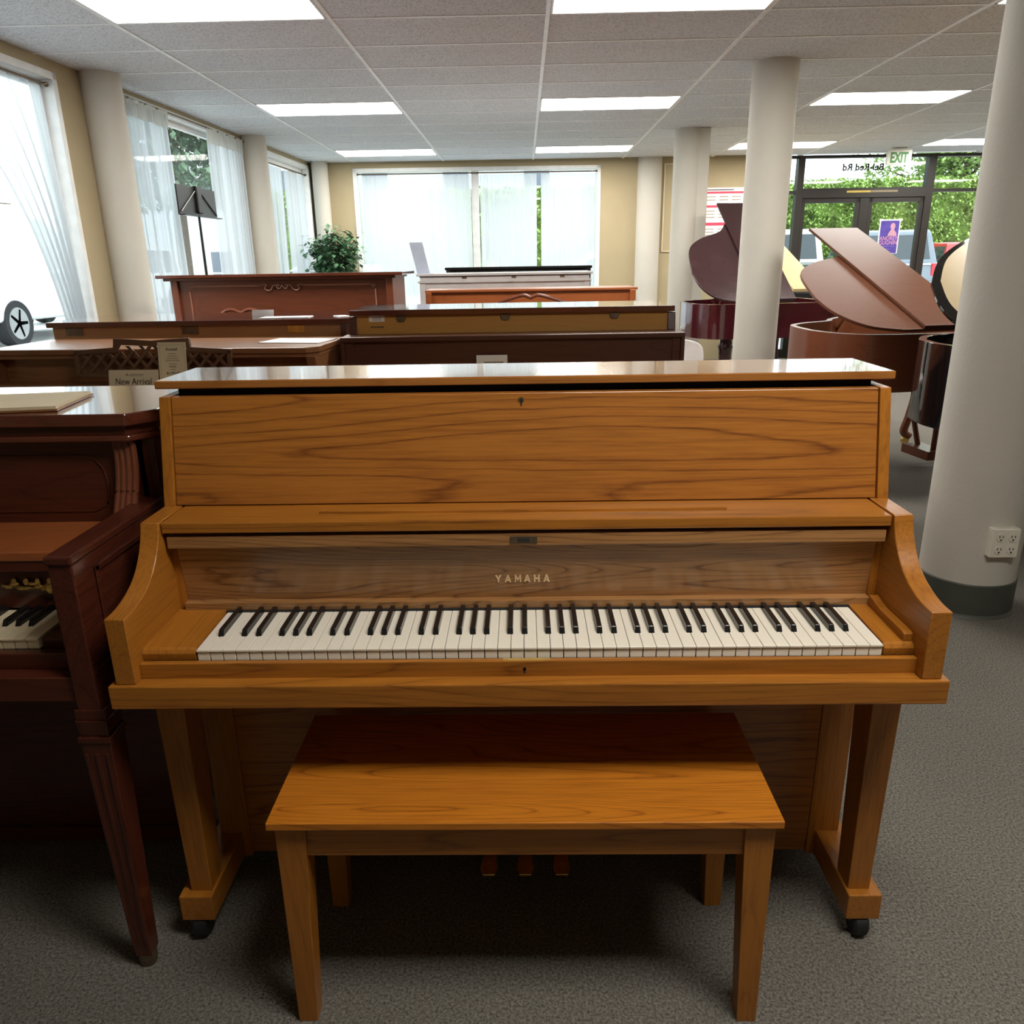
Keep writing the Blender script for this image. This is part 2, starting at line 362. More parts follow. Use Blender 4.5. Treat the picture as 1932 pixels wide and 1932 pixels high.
# left wall: inner face on local x=0, local y along the wall
WLO, WLR = (-3.03, 3.9, 0), -.037
wl = struct('wall_left', WLO, WLR)
SILL = .42
wins = [(-1.9, .47, 2.59), (1.12, 3.46, 2.63), (4.02, 5.95, 2.615)]
def wall_with_holes(root, name, a0, a1, holes, depth, m, along='y', top=2.72):
    mb = MB(); cur = a0
    def B(a, b, z0, z1):
        if b-a < .005: return
        if along == 'y': mb.box(-depth, 0, a, b, z0, z1)
        else: mb.box(a, b, 0, depth, z0, z1)
    for (s, e, sill, head) in holes:
        B(cur, s, 0, top); B(s, e, 0, sill); B(s, e, head, top); cur = e
    B(cur, a1, 0, top)
    return mb.build(name, m, root)
wall_with_holes(wl, 'wall_panel', -8.2, 6.2, [(a, b, SILL, h) for a, b, h in wins], .16, 'wall_beige')
for n, (a, b, h) in enumerate(wins):
    w = struct('window_%d' % (n+1), WLO, WLR)
    MB().box(-.15, .012, a, a+.045, SILL, h).box(-.15, .012, b-.045, b, SILL, h).box(-.15, .012, a, b, h-.045, h).box(-.15, .03, a-.02, b+.02, SILL, SILL+.04).build('window_frame', 'trim_white', w, .003)
    MB().box(-.11, -.07, a+.045, a+.085, SILL, h-.04).box(-.11, -.07, b-.085, b-.045, SILL, h-.04).box(-.11, -.07, a+.05, b-.05, h-.09, h-.045).build('sash', 'trim_white', w, .002)
    box('glass_pane', -.096, -.090, a+.06, b-.06, SILL+.03, h-.06, 'pane', w)
# back wall: local x along the wall from the left corner, inner face local y=0
WBO, WBR = (-2.80, 9.947, 0), .028
wb = struct('wall_back', WBO, WBR)
wall_with_holes(wb, 'wall_panel', -.3, 5.83, [(.55, 3.86, SILL, 2.585)], .16, 'wall_beige', 'x')
w4 = struct('window_4', WBO, WBR)
a, b, h = .55, 3.86, 2.585
MB().box(a, a+.05, -.012, .15, SILL, h).box(b-.05, b, -.012, .15, SILL, h).box(a, b, -.012, .15, h-.045, h).box(a-.02, b+.02, -.03, .15, SILL, SILL+.04).build('window_frame', 'trim_white', w4, .003)
box('mullion', 2.125, 2.225, .02, .12, SILL, h-.04, 'trim_white', w4, .004)
box('glass_pane', a+.05, 2.125, .08, .086, SILL+.03, h-.045, 'pane', w4); box('glass_pane', 2.225, b-.05, .08, .086, SILL+.03, h-.045, 'pane', w4)
tag(box('trim_1', 0, .03, -.02, .1, 0, 2.66, 'bronze_frame'), kind='structure'); o = bpy.data.objects['trim_1']; o.location = (-2.80+5.83, 9.947+5.83*.028, 0); o.rotation_euler = (0, 0, WBR)
# storefront to the right
sf = struct('window_5', WBO, WBR)
F = 'bronze_frame'
E0, E1 = 5.86, 11.6
for x0, x1 in ((6.50, 6.59), (8.255, 8.355), (10.0, 10.09), (11.5, 11.6)): box('mullion', x0, x1, -.03, .08, 0, 2.66, F, sf, .004)
box('transom_rail', E0, 6.50, -.02, .07, 2.185, 2.225, F, sf); box('transom_rail', 8.355, E1, -.02, .07, 2.185, 2.225, F, sf)
box('sill_rail', E0, 6.50, -.02, .07, 0, .12, F, sf); box('sill_rail', 8.355, E1, -.02, .07, 0, .12, F, sf)
box('head_rail', E0, E1, -.02, .07, 2.625, 2.66, F, sf)
for x0, x1, z0, z1 in ((E0, 6.5, .12, 2.185), (E0, 6.5, 2.225, 2.625), (6.59, 8.255, 2.25, 2.625), (8.355, 10.0, .12, 2.185), (8.355, 10.0, 2.225, 2.625), (10.09, 11.5, .12, 2.185), (10.09, 11.5, 2.225, 2.625)):
    box('glass_pane', x0, x1, .02, .026, z0, z1, 'pane', sf)
d1 = struct('door_1', WBO, WBR)
box('door_header', 6.59, 8.255, -.035, .08, 2.125, 2.25, F, d1, .004)
box('door_stile', 7.385, 7.51, -.02, .06, 0, 2.125, F, d1, .004)
for x0, x1 in ((6.59, 7.385), (7.51, 8.255)):
    MB().box(x0, x0+.05, -.015, .045, 0, 2.12).box(x1-.05, x1, -.015, .045, 0, 2.12).box(x0, x1, -.015, .045, 2.065, 2.125).box(x0, x1, -.015, .045, 0, .22).build('door_leaf_frame', F, d1, .003)
    box('glass_pane', x0+.05, x1-.05, .012, .018, .22, 2.065, 'pane', d1)
    MB().tube([(x0+.06, -.06, 1.02), (x1-.06, -.06, 1.02)], .014).tube([(x0+.08, -.06, 1.02), (x0+.08, -.01, 1.02)], .01).tube([(x1-.08, -.06, 1.02), (x1-.08, -.01, 1.02)], .01).build('push_bar', 'steel', d1, smooth=True)
MB().box(7.18, 7.50, -.04, -.036, 2.19, 2.215).build('door_sticker', 'label_yellow', d1)
MB().box(7.50, 7.87, -.04, -.036, 2.19, 2.215).build('door_sticker', 'print_gray', d1)
st = text('window_lettering', 'Bel-Red Rd', .118, 'print_black', sf, (7.67, .015, 2.47), (math.radians(90), 0, math.radians(180)), sx=1.04, bold=.0035)
# other walls (right and behind the camera)
tag(box('wall_right', 8.75, 8.9, -4.2, 10.4, 0, 2.72, 'wall_beige'), kind='structure')
tag(box('wall_front', -3.4, 8.9, -4.2, -4.05, 0, 2.72, 'wall_beige'), kind='structure')

# ------------------------------------------------------------------ columns
def column(x, y, r, label, base=True, group=None):
    t = thing('column', label, 'column', (x, y, 0), 0, group)
    MB().lathe([(r, .13), (r, CZ+.005)], n=40).build('shaft', 'column_white', t, smooth=True)
    MB().lathe([(r+.016, 0), (r+.012, .006), (r+.004, .012), (r+.004, .135), (r, .14)], n=40).build('base_band', 'column_base', t, smooth=True)
    return t
rc = column(1.835, 1.785, .178, 'white round column with an outlet box near its dark rubber base')
column(1.765, 4.83, .157, 'white round column between the two polished wooden grand pianos')
column(1.755, 7.72, .150, 'white round column joined to a square boxed post, behind the dark red grand')
box('boxed_post', .06, .20, -.12, .12, 0, CZ, 'column_white', bpy.data.objects['column.002'], .004)
for s, lab in ((.86, 'white column on the window wall, between the swept-aside curtain and the music stand window'), (3.74, 'white column on the window wall, between the music stand window and the ficus window')):
    p = Matrix.Rotation(WLR, 4, 'Z') @ Vector((.09, s, 0)) + Vector(WLO); column(p.x, p.y, .135, lab)
for (px, py, r, lab) in ((-2.66, 9.86, .105, 'slim white column in the far corner behind the potted ficus'), (1.715, 10.10, .165, 'white round column standing against the beige back wall beside its curtained window')):
    column(px, py, r, lab)
ob = thing('outlet_box', 'four-socket ivory outlet box with conduit, fixed to the white round column', 'outlet box', (1.840, 1.60, 0))
box('box_body', -.052, .052, -.022, .05, .272, .388, 'outlet_ivory', ob, .003)
box('cover_plate', -.050, .050, -.025, -.021, .274, .386, 'outlet_ivory', ob, .001)
for sx in (-1, 1):
    for sz in (-1, 1):
        s = MB().lathe([(.017, -.0285), (.017, -.024)], (sx*.023, 0, .330+sz*.025), 16, 'y').build('socket', 'outlet_ivory', ob, smooth=True)
        MB().box(sx*.023-.008, sx*.023-.005, -.0295, -.028, .330+sz*.025, .339+sz*.025).box(sx*.023+.005, sx*.023+.008, -.0295, -.028, .330+sz*.025, .338+sz*.025).box(sx*.023-.003, sx*.023+.003, -.0295, -.028, .318+sz*.025, .324+sz*.025).build('slot', 'print_black', s)
MB().tube([(-.012, .03, .385), (-.012, .03, .62), (-.004, .028, .66), (-.004, .028, 2.6)], .009, 10).build('conduit', 'outlet_ivory', ob, smooth=True)
for z in (.39, .615, .69): MB().lathe([(.015, z), (.015, z+.012)], (-.01, .03, 0), 12).build('conduit_fitting', 'outlet_ivory', ob, smooth=True)

# ------------------------------------------------------------------ keyboards
def keyboard(root, xc, yf, zt, wm='ivory', length=.15, first=0, last=52):
    P = 1.225/52; w = P-.0009
    k = MB()
    k.box(-w/2, w/2, 0, length+.012, -.004, 0).box(-w/2+.0004, w/2-.0004, .0025, length+.012, -.022, -.004)
    src = None; x0 = xc-1.225/2
    for i in range(first, last):
        loc = (x0+P*(i+.5), yf, zt)
        if not src: src = k.build('white_key', wm, root, .0006, seg=1); src.location = loc
        else: inst(src, 'white_key', root, loc)
    b = MB().hexa([(-.0055, .052, -.002), (.0055, .052, -.002), (.0055, length+.01, -.002), (-.0055, length+.01, -.002), (-.0045, .060, .0115), (.0045, .060, .0115), (.0045, length+.01, .0115), (-.0045, length+.01, .0115)])
    bs = None; offs = {0: .0, 2: -.0016, 3: .0016, 5: -.002, 6: 0}
    for i in range(first, last-1):
        if i % 7 in (0, 2, 3, 5, 6):
            loc = (x0+P*(i+1)+{0: .002, 2: -.0016, 3: .0016, 5: -.002, 6: 0}[i % 7], yf, zt)
            if not bs: bs = b.build('black_key', 'ebony', root, .0012, seg=2); bs.location = loc
            else: inst(bs, 'black_key', root, loc)

# ------------------------------------------------------------------ the oak studio piano
def oak_piano():
    R = thing('upright_piano', 'golden oak studio upright piano with open keyboard, bench pushed under it', 'piano')
    A = .7256; ai = .690
    prof = [(-.035, .686), (-.035, .8135)] + spline([(-.035, .8135), (.012, .8165), (.066, .834), (.103, .862), (.128, .898), (.140, .930)], 6)[1:] + [(.25, .930), (.25, .686)]
    for s in (-1, 1):
        MB().prism(prof, 'x', s*ai, s*A).build('arm', 'oak_y', R, .0018, smooth=True)
        sp = [(.20, .686), (.20, .60), (.275, .60), (.275, .05), (.515, .05), (.515, 1.143), (.292, 1.143), (.243, .9305), (.243, .686)]
        MB().prism(sp, 'x', s*(.7256-.001), s*.703).build('side_panel', 'oak_z', R, .0015)
        MB().box(min(s*.655, s*.7245), max(s*.655, s*.7245), .262, .282, .05, .64).build('corner_post', 'oak_z', R, .0015)
        # leg, toe, caster
        l = MB().hexa([tuple(p) for p in [(s*.677, .085, .115), (s*.722, .085, .115), (s*.722, .145, .115), (s*.677, .145, .115), (s*.665, .070, .642), (s*.722, .070, .642), (s*.722, .150, .642), (s*.665, .150, .642)]])
        l.build('leg', 'oak_z', R, .002)
        toe = MB().box(min(s*.672, s*.742), max(s*.672, s*.742), .066, .40, .054, .116).build('toe_beam', 'oak_y', R, .002)
        for y in (.088, .44):
            c = MB().lathe([(.024, -.016), (.029, -.011), (.029, .011), (.024, .016)], (s*.708, y, .029), 16, 'x').build('caster', 'rubber', R, smooth=True)
            MB().box(s*.705-.02, s*.705+.02, y-.012, y+.012, .040, .0545).build('caster_fork', 'dark_brass', c)
    # upper panel (music desk panel) leaning back
    MB().hexa([(-.702, .250, .930), (.702, .250, .930), (.702, .272, .930), (-.702, .272, .930), (-.702, .297, 1.1415), (.702, .297, 1.1415), (.702, .319, 1.1415), (-.702, .319, 1.1415)]).build('upper_panel', 'oak_panel', R, .0015)
    box('inner_rail', -.702, .702, .335, .36, 1.09, 1.156, 'felt_gap_black', R)  # black bar standing in for the shade in the gap under the lid
    box('lid', -.7376, .7376, .308, .5215, 1.1565, 1.1726, 'oak_gloss', R, .0022)
    box('back_board', -.702, .702, .49, .515, .06, 1.15, 'oak_z', R)
    # keyhole of the panel
    kh = MB().lathe([(.0055, .0), (.0055, .002)], (0, 0, .004), 14, 'y').prism([(-.002, 0), (.002, 0), (.0038, -.011), (-.0038, -.011)], 'y', 0, .002).build('keyhole_plate', 'brass', R); kh.location = (-.002, .2925, 1.1235); kh.scale = (1.25, 1, 1.15)
    k2 = MB().lathe([(.0032, 0), (.0032, .001)], (0, 0, .004), 12, 'y').box(-.001, .001, 0, .001, -.007, .003).build('keyhole', 'print_black', kh); k2.location = (0, -.0012, 0)
    # shelf and fallboard
    box('music_shelf', -.688, .688, .142, .262, .907, .928, 'oak_x', R, .002)
    box('page_ledge', -.397, .393, .190, .201, .926, .933, 'oak_x', R, .002)
    box('key_lid_edge', -.684, .684, .147, .175, .874, .899, 'oak_fall_lit', R, .002)
    lt = box('latch_plate', -.026, .026, .1455, .148, .879, .893, 'dark_brass', R, .0006); box('latch_slot', -.011, .011, .1445, .1465, .882, .890, 'print_black', lt)
    fb = MB().hexa([(-.676, .182, .752), (.676, .182, .752), (.676, .20, .752), (-.676, .20, .752), (-.676, .166, .872), (.676, .166, .872), (.676, .186, .872), (-.676, .186, .872)]).build('fallboard', 'oak_fall_lit', R, .001)
    lt_ = MB(); H_, w_, t_ = .0158, .0112, .0031
    def stroke(x, a, b, th=t_):
        (xa, za), (xb, zb) = a, b; dx, dz = xb-xa, zb-za; l = math.hypot(dx, dz); nx, nz = -dz/l*th/2, dx/l*th/2
        lt_.hexa([(x+xa-nx, 0, za-nz), (x+xa+nx, 0, za+nz), (x+xa+nx, .001, za+nz), (x+xa-nx, .001, za-nz), (x+xb-nx, 0, zb-nz), (x+xb+nx, 0, zb+nz), (x+xb+nx, .001, zb+nz), (x+xb-nx, .001, zb-nz)])
    for k, ch in enumerate('YAMAHA'):
        x = -.0565+.0190*k
        for a_, b_ in {'Y': [((.001, H_), (w_/2, H_*.45)), ((w_-.001, H_), (w_/2, H_*.45)), ((w_/2, H_*.5), (w_/2, 0))],
                       'A': [((.0008, 0), (w_/2, H_)), ((w_-.0008, 0), (w_/2, H_)), ((w_*.25, H_*.28), (w_*.75, H_*.28))],
                       'M': [((.0014, 0), (.0014, H_)), ((w_, 0), (w_, H_)), ((.0014, H_), (w_/2+.0007, H_*.3)), ((w_, H_), (w_/2+.0007, H_*.3))],
                       'H': [((.0014, 0), (.0014, H_)), ((w_-.0014, 0), (w_-.0014, H_)), ((.0014, H_*.52), (w_-.0014, H_*.52))]}[ch]: stroke(x, a_, b_, t_ if ch != 'M' else .0026)
    bl_ = lt_.build('brand_lettering', 'brass_print', fb); bl_.location = (0, .1762, .7865); bl_.rotation_euler = (math.radians(7.6), 0, 0)
    box('name_rail', -.676, .676, .164, .20, .715, .7525, 'oak_fall_lit', R, .001)
    box('felt_strip', -.60, .645, .157, .165, .728, .7375, 'felt_gap_black', R)
    for s in (-1, 1):                                                       # inner brackets at the fallboard ends
        MB().box(min(s*.676, s*.690), max(s*.676, s*.690), .175, .24, .735, .905).build('fallboard_cheek', 'oak_z', R)
    keyboard(R, .0223, 0, .735)
    xl0, xl1, xr0, xr1 = -.690, -.5925, .637, .690
    for a_, b_ in ((xl0, xl1), (xr0, xr1)):
        MB().prism([(.004, .712), (.002, .727), (.006, .733), (.012, .7355), (.170, .738), (.170, .712)], 'x', a_, b_).build('key_block', 'oak_y', R, .001)
    MB().prism([(.012, .735), (.012, .750), (.02, .753), (.115, .753), (.16, .76), (.16, .735)], 'x', .673, .690).build('block_rib', 'oak_y', R, .0015)
    box('keyslip', -.690, .690, -.0135, -.001, .684, .7155, 'oak_x', R, .0015)
    ks = box('lock_strike', -.039, .045, -.0115, -.0025, .7152, .7162, 'strike_brass', R)
    kh2 = MB().lathe([(.0032, 0), (.0032, .001)], (-.0005, -.0142, .7005), 10, 'y').box(-.0022, .0012, -.0142, -.0132, .692, .702).build('keyslip_keyhole', 'print_black', R)
    box('key_bed', -.738, .738, -.042, .27, .640, .6855, 'oak_x', R, .0025)
    box('lower_panel', -.655, .655, .265, .280, .088, .64, 'oak_panel', R, .001)
    box('bottom_rail', -.655, .655, .27, .50, .055, .086, 'oak_x', R, .001)
    for x in (-.089, -.005, .078):
        MB().prism([(-.011, -.03), (.011, -.03), (.016, -.06), (.020, -.095), (.014, -.118), (-.014, -.118), (-.020, -.095), (-.016, -.06)], 'z', 0, .008).build('pedal', 'brass', R, .002).location = (x, .30, .058)
    return R
oak_piano()

def bench():
    R = thing('piano_bench', 'golden oak piano bench with tapered legs, tucked under the oak upright keyboard', 'bench', (-.005, .035, 0))
    box('seat_top', -.448, .448, -.17, .17, .4555, .470, 'oak_bench', R, .0015)
    box('front_apron', -.388, .388, -.150, -.134, .385, .4555, 'oak_x', R, .001); box('rear_apron', -.388, .388, .134, .150, .385, .4555, 'oak_x', R, .001)
    for s in (-1, 1): MB().box(min(s*.425, s*.409), max(s*.425, s*.409), -.12, .12, .385, .4555).build('side_apron', 'oak_y', R, .001)
    for sx in (-1, 1):
        for sy in (-1, 1):
            o, i = sx*.438, sx*.384; yo, yi = sy*.158, sy*.104
            ib, yb = sx*.402, sy*.122
            MB().hexa([(o, yo, 0), (ib, yo, 0), (ib, yb, 0), (o, yb, 0), (o, yo, .4555), (i, yo, .4555), (i, yi, .4555), (o, yi, .4555)]).build('leg', 'oak_z', R, .0015)
bench()

# ------------------------------------------------------------------ dark mahogany console at left
def mahogany_console():
    R = thing('upright_piano', 'dark mahogany console piano with fluted legs and brass fallboard ornament', 'piano', (-1.52, .05, 0))
    # local x=0 is the centre; right end at +.745 ; key front at y=0
    for s in (-1, 1):
        x0, x1 = sorted((s*.700, s*.743))
        MB().box(x0, x1, -.062, .38, .62, .905).build('arm', 'mahog_y', R, .003)
        cap = MB().box(x0-.003, x1+.003, -.066, .30, .905, .922).build('arm_cap', 'mahog_y', R, .004)
        xo = s*.744
        MB().box(min(xo, xo+s*.004), max(xo, xo+s*.004), .0, .012, .66, .88).box(min(xo, xo+s*.004), max(xo, xo+s*.004), .0, .33, .868, .88).box(min(xo, xo+s*.004), max(xo, xo+s*.004), .0, .33, .66, .672).build('side_moulding', 'mahog_y', R, .002)
        # fluted leg
        xc = s*.722
        lg = MB().box(xc-.028, xc+.028, -.064, -.008, .60, .622).hexa([(xc-.026, -.062, .565), (xc+.026, -.062, .565), (xc+.026, -.010, .565), (xc-.026, -.010, .565), (xc-.030, -.066, .60), (xc+.030, -.066, .60), (xc+.030, -.006, .60), (xc-.030, -.006, .60)]).box(xc-.031, xc+.031, -.067, -.005, .552, .565)
        lg.hexa([(xc-.017, -.053, .03), (xc+.017, -.053, .03), (xc+.017, -.019, .03), (xc-.017, -.019, .03), (xc-.028, -.064, .552), (xc+.028, -.064, .552), (xc+.028, -.008, .552), (xc-.028, -.008, .552)])
        leg = lg.build('leg', 'mahog_z', R, .002)
        for q in (-.4, 0, .4):
            MB().hexa([(xc+q*.034-.003, -.0555, .06), (xc+q*.034+.003, -.0555, .06), (xc+q*.034+.003, -.050, .06), (xc+q*.034-.003, -.050, .06), (xc+q*.05-.004, -.0665, .53), (xc+q*.05+.004, -.0665, .53), (xc+q*.05+.004, -.06, .53), (xc+q*.05-.004, -.06, .53)]).build('reed', 'mahog_z', leg, .001)
        MB().lathe([(.016, 0), (.018, .01), (.018, .03), (.014, .036)], (xc, -.036, 0), 14).build('ferrule', 'dark_brass', leg, smooth=True)
        MB().box(min(s*.715, s*.743), max(s*.715, s*.743), .30, .62, .05, 1.05).build('side_panel', 'mahog_z', R, .002)
        # fluted curved corbel beside the upper panel
        base = spline([(.225, .872), (.238, .90), (.262, .945), (.276, .985), (.281, 1.02), (.280, 1.048)], 5)
        for q in range(4):
            cx = s*(.672+.0115*q)
            MB().tube([(cx, y-.002*(q in (1, 2)), z) for y, z in base], .0072, 8).build('corbel_reed', 'corbel', R, smooth=True)
    box('lid', -.765, .765, .27, .66, 1.052, 1.060, 'mahog_top', R)
    bpy.data.objects.remove(bpy.data.objects[[o.name for o in R.children if o.name.startswith('lid')][0]])
    def oct_(w, y0, y1, c): return [(-w+c, y0), (w-c, y0), (w, y0+c*1.2), (w, y1), (-w, y1), (-w, y0+c*1.2)]
    MB().prism(oct_(.757, .256, .65, .045), 'z', 1.082, 1.108).build('lid', 'mahog_top', R, .003)
    MB().prism(oct_(.748, .268, .64, .045), 'z', 1.062, 1.0825).build('lid_underside', 'mahog_x', R, .002)
    MB().prism(oct_(.757, .258, .64, .045), 'z', 1.050, 1.0625).build('lid_moulding', 'mahog_top', R, .003)
    up = box('upper_panel', -.70, .70, .29, .31, .85, 1.05, 'mahog_x', R, .001)
    ins = spline([(.62, 1.005), (.622, 1.0), (.632, .985), (.636, .95), (.630, .915), (.622, .905)], 3)
    MB().tube([(-.6, .289, 1.015), (.60, .289, 1.015)] + [(x, .289, z) for x, z in ins] + [(.60, .289, .893), (-.6, .289, .893)], .0022, 6).build('inset_bead', 'mahog_x', up, smooth=True)
    box('music_shelf', -.70, .70, .105, .30, .848, .868, 'cherry', R, .003)
    box('shelf_edge', -.70, .70, .108, .13, .826, .848, 'mahog_x', R, .002)
    fb = box('fallboard', -.70, .70, .128, .15, .735, .828, 'mahog_x', R, .001)
    orn = MB()
    for k in range(9):
        a_ = -.052+.012*k; orn.ball((a_, 0, .006*math.sin(k*1.9)), (.010, .004, .0045), 8)
        if k % 2: orn.ball((a_, 0, .010), (.006, .003, .008), 8)
    orn.ball((.034, -.003, -.004), (.012, .007, .011), 10).ball((.052, -.002, 0), (.010, .005, .007), 8)
    orn.tube([(-.065, 0, .002), (0, 0, -.004), (.04, 0, .004), (.072, 0, .0)], .0028, 6)
    o = orn.build('floral_ornament', 'brass', fb, smooth=True); o.location = (.545, .122, .789)
    keyboard(R, .0, 0, .735, 'ivory_old')
    for a_, b_ in ((-.70, -.617), (.617, .70)): box('key_block', a_, b_, .004, .13, .70, .732, 'mahog_y', R, .002)
    box('name_rail', -.70, .70, .128, .16, .70, .74, 'mahog_x', R)
    box('keyslip', -.70, .70, -.022, -.002, .684, .7155, 'mahog_x', R, .002)
    box('key_bed', -.70, .70, -.055, .30, .635, .684, 'mahog_x', R, .002)
    box('lower_panel', -.715, .715, .31, .33, .06, .64, 'mahog_x', R)
    box('back_board', -.715, .715, .60, .62, .05, 1.05, 'mahog_x', R)
    box('bottom_rail', -.715, .715, .30, .62, .02, .06, 'mahog_x', R)
mahogany_console()
pp = thing('song_book', 'brown-edged folder of papers lying on the dark mahogany piano lid', 'papers', (-1.16, .42, 1.109), .16)
box('cover', -.18, .18, -.105, .105, 0, .004, 'walnut', pp); box('page_block', -.176, .176, -.10, .10, .004, .010, 'paper_cream', pp)

# ------------------------------------------------------------------ uprights of the rows behind
def console_shell(R, W, D, H, m, mtop, mz, th=.025, over=.012):
    """sides, back, bottom and lid of a plain vertical piano; local y=0 at front of the case, z up"""
    for s in (-1, 1): MB().box(min(s*W/2, s*(W/2-.04)), max(s*W/2, s*(W/2-.04)), 0, D, .03, H-th).build('side_panel', mz, R, .002)
    box('back_board', -W/2+.04, W/2-.04, D-.02, D, .05, H-th, m, R)
    box('bottom_rail', -W/2+.04, W/2-.04, 0, D, .03, .08, m, R)
    return box('lid', -W/2-over, W/2+over, -over, D+over, H-th, H, mtop, R, .003)
def lower_front(R, W, m, mz, yk=-.30, zk=.62):
    """keybed, closed fallboard, legs and lower panel of a vertical piano (mostly hidden behind its neighbours)"""
    box('key_bed', -W/2, W/2, yk, .04, zk, zk+.05, m, R, .003)
    box('closed_fallboard', -W/2+.05, W/2-.05, yk+.02, .02, zk+.05, zk+.15, m, R, .008)
    for s in (-1, 1):
        MB().box(min(s*W/2, s*(W/2-.05)), max(s*W/2, s*(W/2-.05)), yk, .04, zk+.05, zk+.19).build('arm', mz, R, .004)
        MB().hexa([(s*(W/2-.045), yk+.02, 0), (s*(W/2-.01), yk+.02, 0), (s*(W/2-.01), yk+.055, 0), (s*(W/2-.045), yk+.055, 0), (s*(W/2-.06), yk+.01, zk), (s*(W/2-.005), yk+.01, zk), (s*(W/2-.005), yk+.065, zk), (s*(W/2-.06), yk+.065, zk)]).build('leg', mz, R, .002)
    box('lower_panel', -W/2+.04, W/2-.04, .0, .02, .08, zk, m, R)

# A: walnut spinet with lattice music desk
RA = thing('upright_piano', 'walnut spinet piano with a lattice music desk and a New Arrival card', 'piano', (-1.552, 2.10, 0), -.055); RA.scale = (.965, 1, 1)
for s in (-1, 1):
    prof = spline([(-.30, .78), (-.24, .80), (-.16, .845), (-.105, .905), (-.085, .97), (-.10, 1.03)], 5)
    MB().prism(prof+[(.36, 1.03), (.36, .03), (.0, .03), (.0, .62), (-.30, .62)], 'x', s*.735, s*.695).build('side_panel', 'walnut_z', RA, .002)
MB().prism([(-.745, -.06), (-.70, -.105), (.70, -.105), (.745, -.06), (.745, .37), (-.745, .37)], 'z', 1.045, 1.068).build('lid', 'walnut', RA, .003)
MB().prism([(-.738, -.05), (-.695, -.095), (.695, -.095), (.738, -.05), (.738, .36), (-.738, .36)], 'z', 1.028, 1.045).build('lid_moulding', 'walnut', RA, .002)
box('upper_panel', -.695, .695, -.03, -.01, .80, 1.03, 'walnut', RA)
box('back_board', -.695, .695, .34, .36, .05, 1.03, 'walnut', RA)
box('music_shelf', -.695, .695, -.14, .0, .905, .925, 'walnut', RA, .002)
box('fallboard', -.695, .695, -.28, -.05, .80, .90, 'walnut', RA, .01)
box('key_bed', -.735, .735, -.32, .0, .60, .66, 'walnut', RA, .002)
box('lower_panel', -.695, .695, .0, .02, .05, .62, 'walnut', RA)
for s in (-1, 1): MB().hexa([(s*.68, -.29, 0), (s*.715, -.29, 0), (s*.715, -.255, 0), (s*.68, -.255, 0), (s*.67, -.30, .60), (s*.73, -.30, .60), (s*.73, -.24, .60), (s*.67, -.24, .60)]).build('leg', 'walnut_z', RA)
dk = MB()
dk.prism([(-.345, .940), (-.325, .940), (-.325, 1.045), (-.345, 1.052)], 'y', 0, .014).prism([(.325, .940), (.345, .940), (.345, 1.052), (.325, 1.045)], 'y', 0, .014)
dk.prism([(-.345, .940), (.345, .940), (.345, .958), (-.345, .958)], 'y', 0, .016)
dk.prism([(-.345, 1.052), (-.17, 1.062), (-.165, 1.098), (-.08, 1.094), (0, 1.088), (.08, 1.094), (.165, 1.098), (.17, 1.062), (.345, 1.052), (.345, 1.032), (.16, 1.042), (.14, 1.072), (0, 1.066), (-.14, 1.072), (-.16, 1.042), (-.345, 1.032)], 'y', 0, .016)
desk = dk.build('music_desk', 'walnut_dark', RA, .002); desk.location = (.045, -.118, .022); desk.rotation_euler = (math.radians(-6), 0, 0)
desk.location.y = -.245
for k in range(-8, 9):
    for sg in (-1, 1):
        xa = k*.058; pts = []
        # diagonal slat clipped to the frame
        zlo, zhi = .952, (1.068 if abs(xa) < .12 and abs(xa+sg*.1) < .13 else 1.048)
        a0, a1 = xa, xa+sg*(zhi-zlo)*.95
        def clip(a, z, b, z2):
            for _ in range(2):
                if a < -.335: z = z+(z2-z)*(-.335-a)/(b-a) if b != a else z; a = -.335
                if a > .335: z = z+(z2-z)*(.335-a)/(b-a) if b != a else z; a = .335
                a, z, b, z2 = b, z2, a, z
            return a, z, b, z2
        if max(a0, a1) <= -.33 or min(a0, a1) >= .33: continue
        a, z, b, z2 = clip(a0, zlo, a1, zhi)
        dd = .0085; y0 = .003 if sg > 0 else .007
        MB().hexa([(a-dd, y0, z), (a+dd, y0, z), (a+dd, y0+.005, z), (a-dd, y0+.005, z), (b-dd, y0, z2), (b+dd, y0, z2), (b+dd, y0+.005, z2), (b-dd, y0+.005, z2)]).build('lattice_slat', 'walnut_dark', desk)
def sheet(name, label, loc, rz, w, h, tilt, m='paper_cream', cat='paper'):
    t = thing(name, label, cat, loc, rz)
    o = box('paper_sheet', -w/2, w/2, 0, .0015, 0, h, m, t); o.rotation_euler = (tilt, 0, 0); return t, o
t, o = sheet('price_card', 'tall cream price card with printed lines, leaning on the lattice music desk', (-1.425, 1.925, .950), -.055, .118, .150, math.radians(-8))
text('card_heading', 'Kimball', .016, 'print_black', o, (0, -.0006, .117), (math.pi/2, 0, 0), .0002, align='CENTER')
for k, (z, w) in enumerate(((.103, .03), (.093, .04), (.084, .052), (.075, .058), (.062, .035), (.040, .02))): box('print_line', -w/2, w/2, -.0005, 0, z, z+.003, 'print_gray', o)
text('card_line', 'Satin Walnut', .009, 'print_black', o, (0, -.0006, .050), (math.pi/2, 0, 0), .0002, align='CENTER'); bpy.data.objects.remove(bpy.data.objects['card_line'])
box('print_line', -.015, .015, -.0005, 0, .050, .056, 'print_gray', o)
text('card_price', '$1,995.00', .014, 'print_black', o, (0, -.0006, .022), (math.pi/2, 0, 0), .0002, align='CENTER')
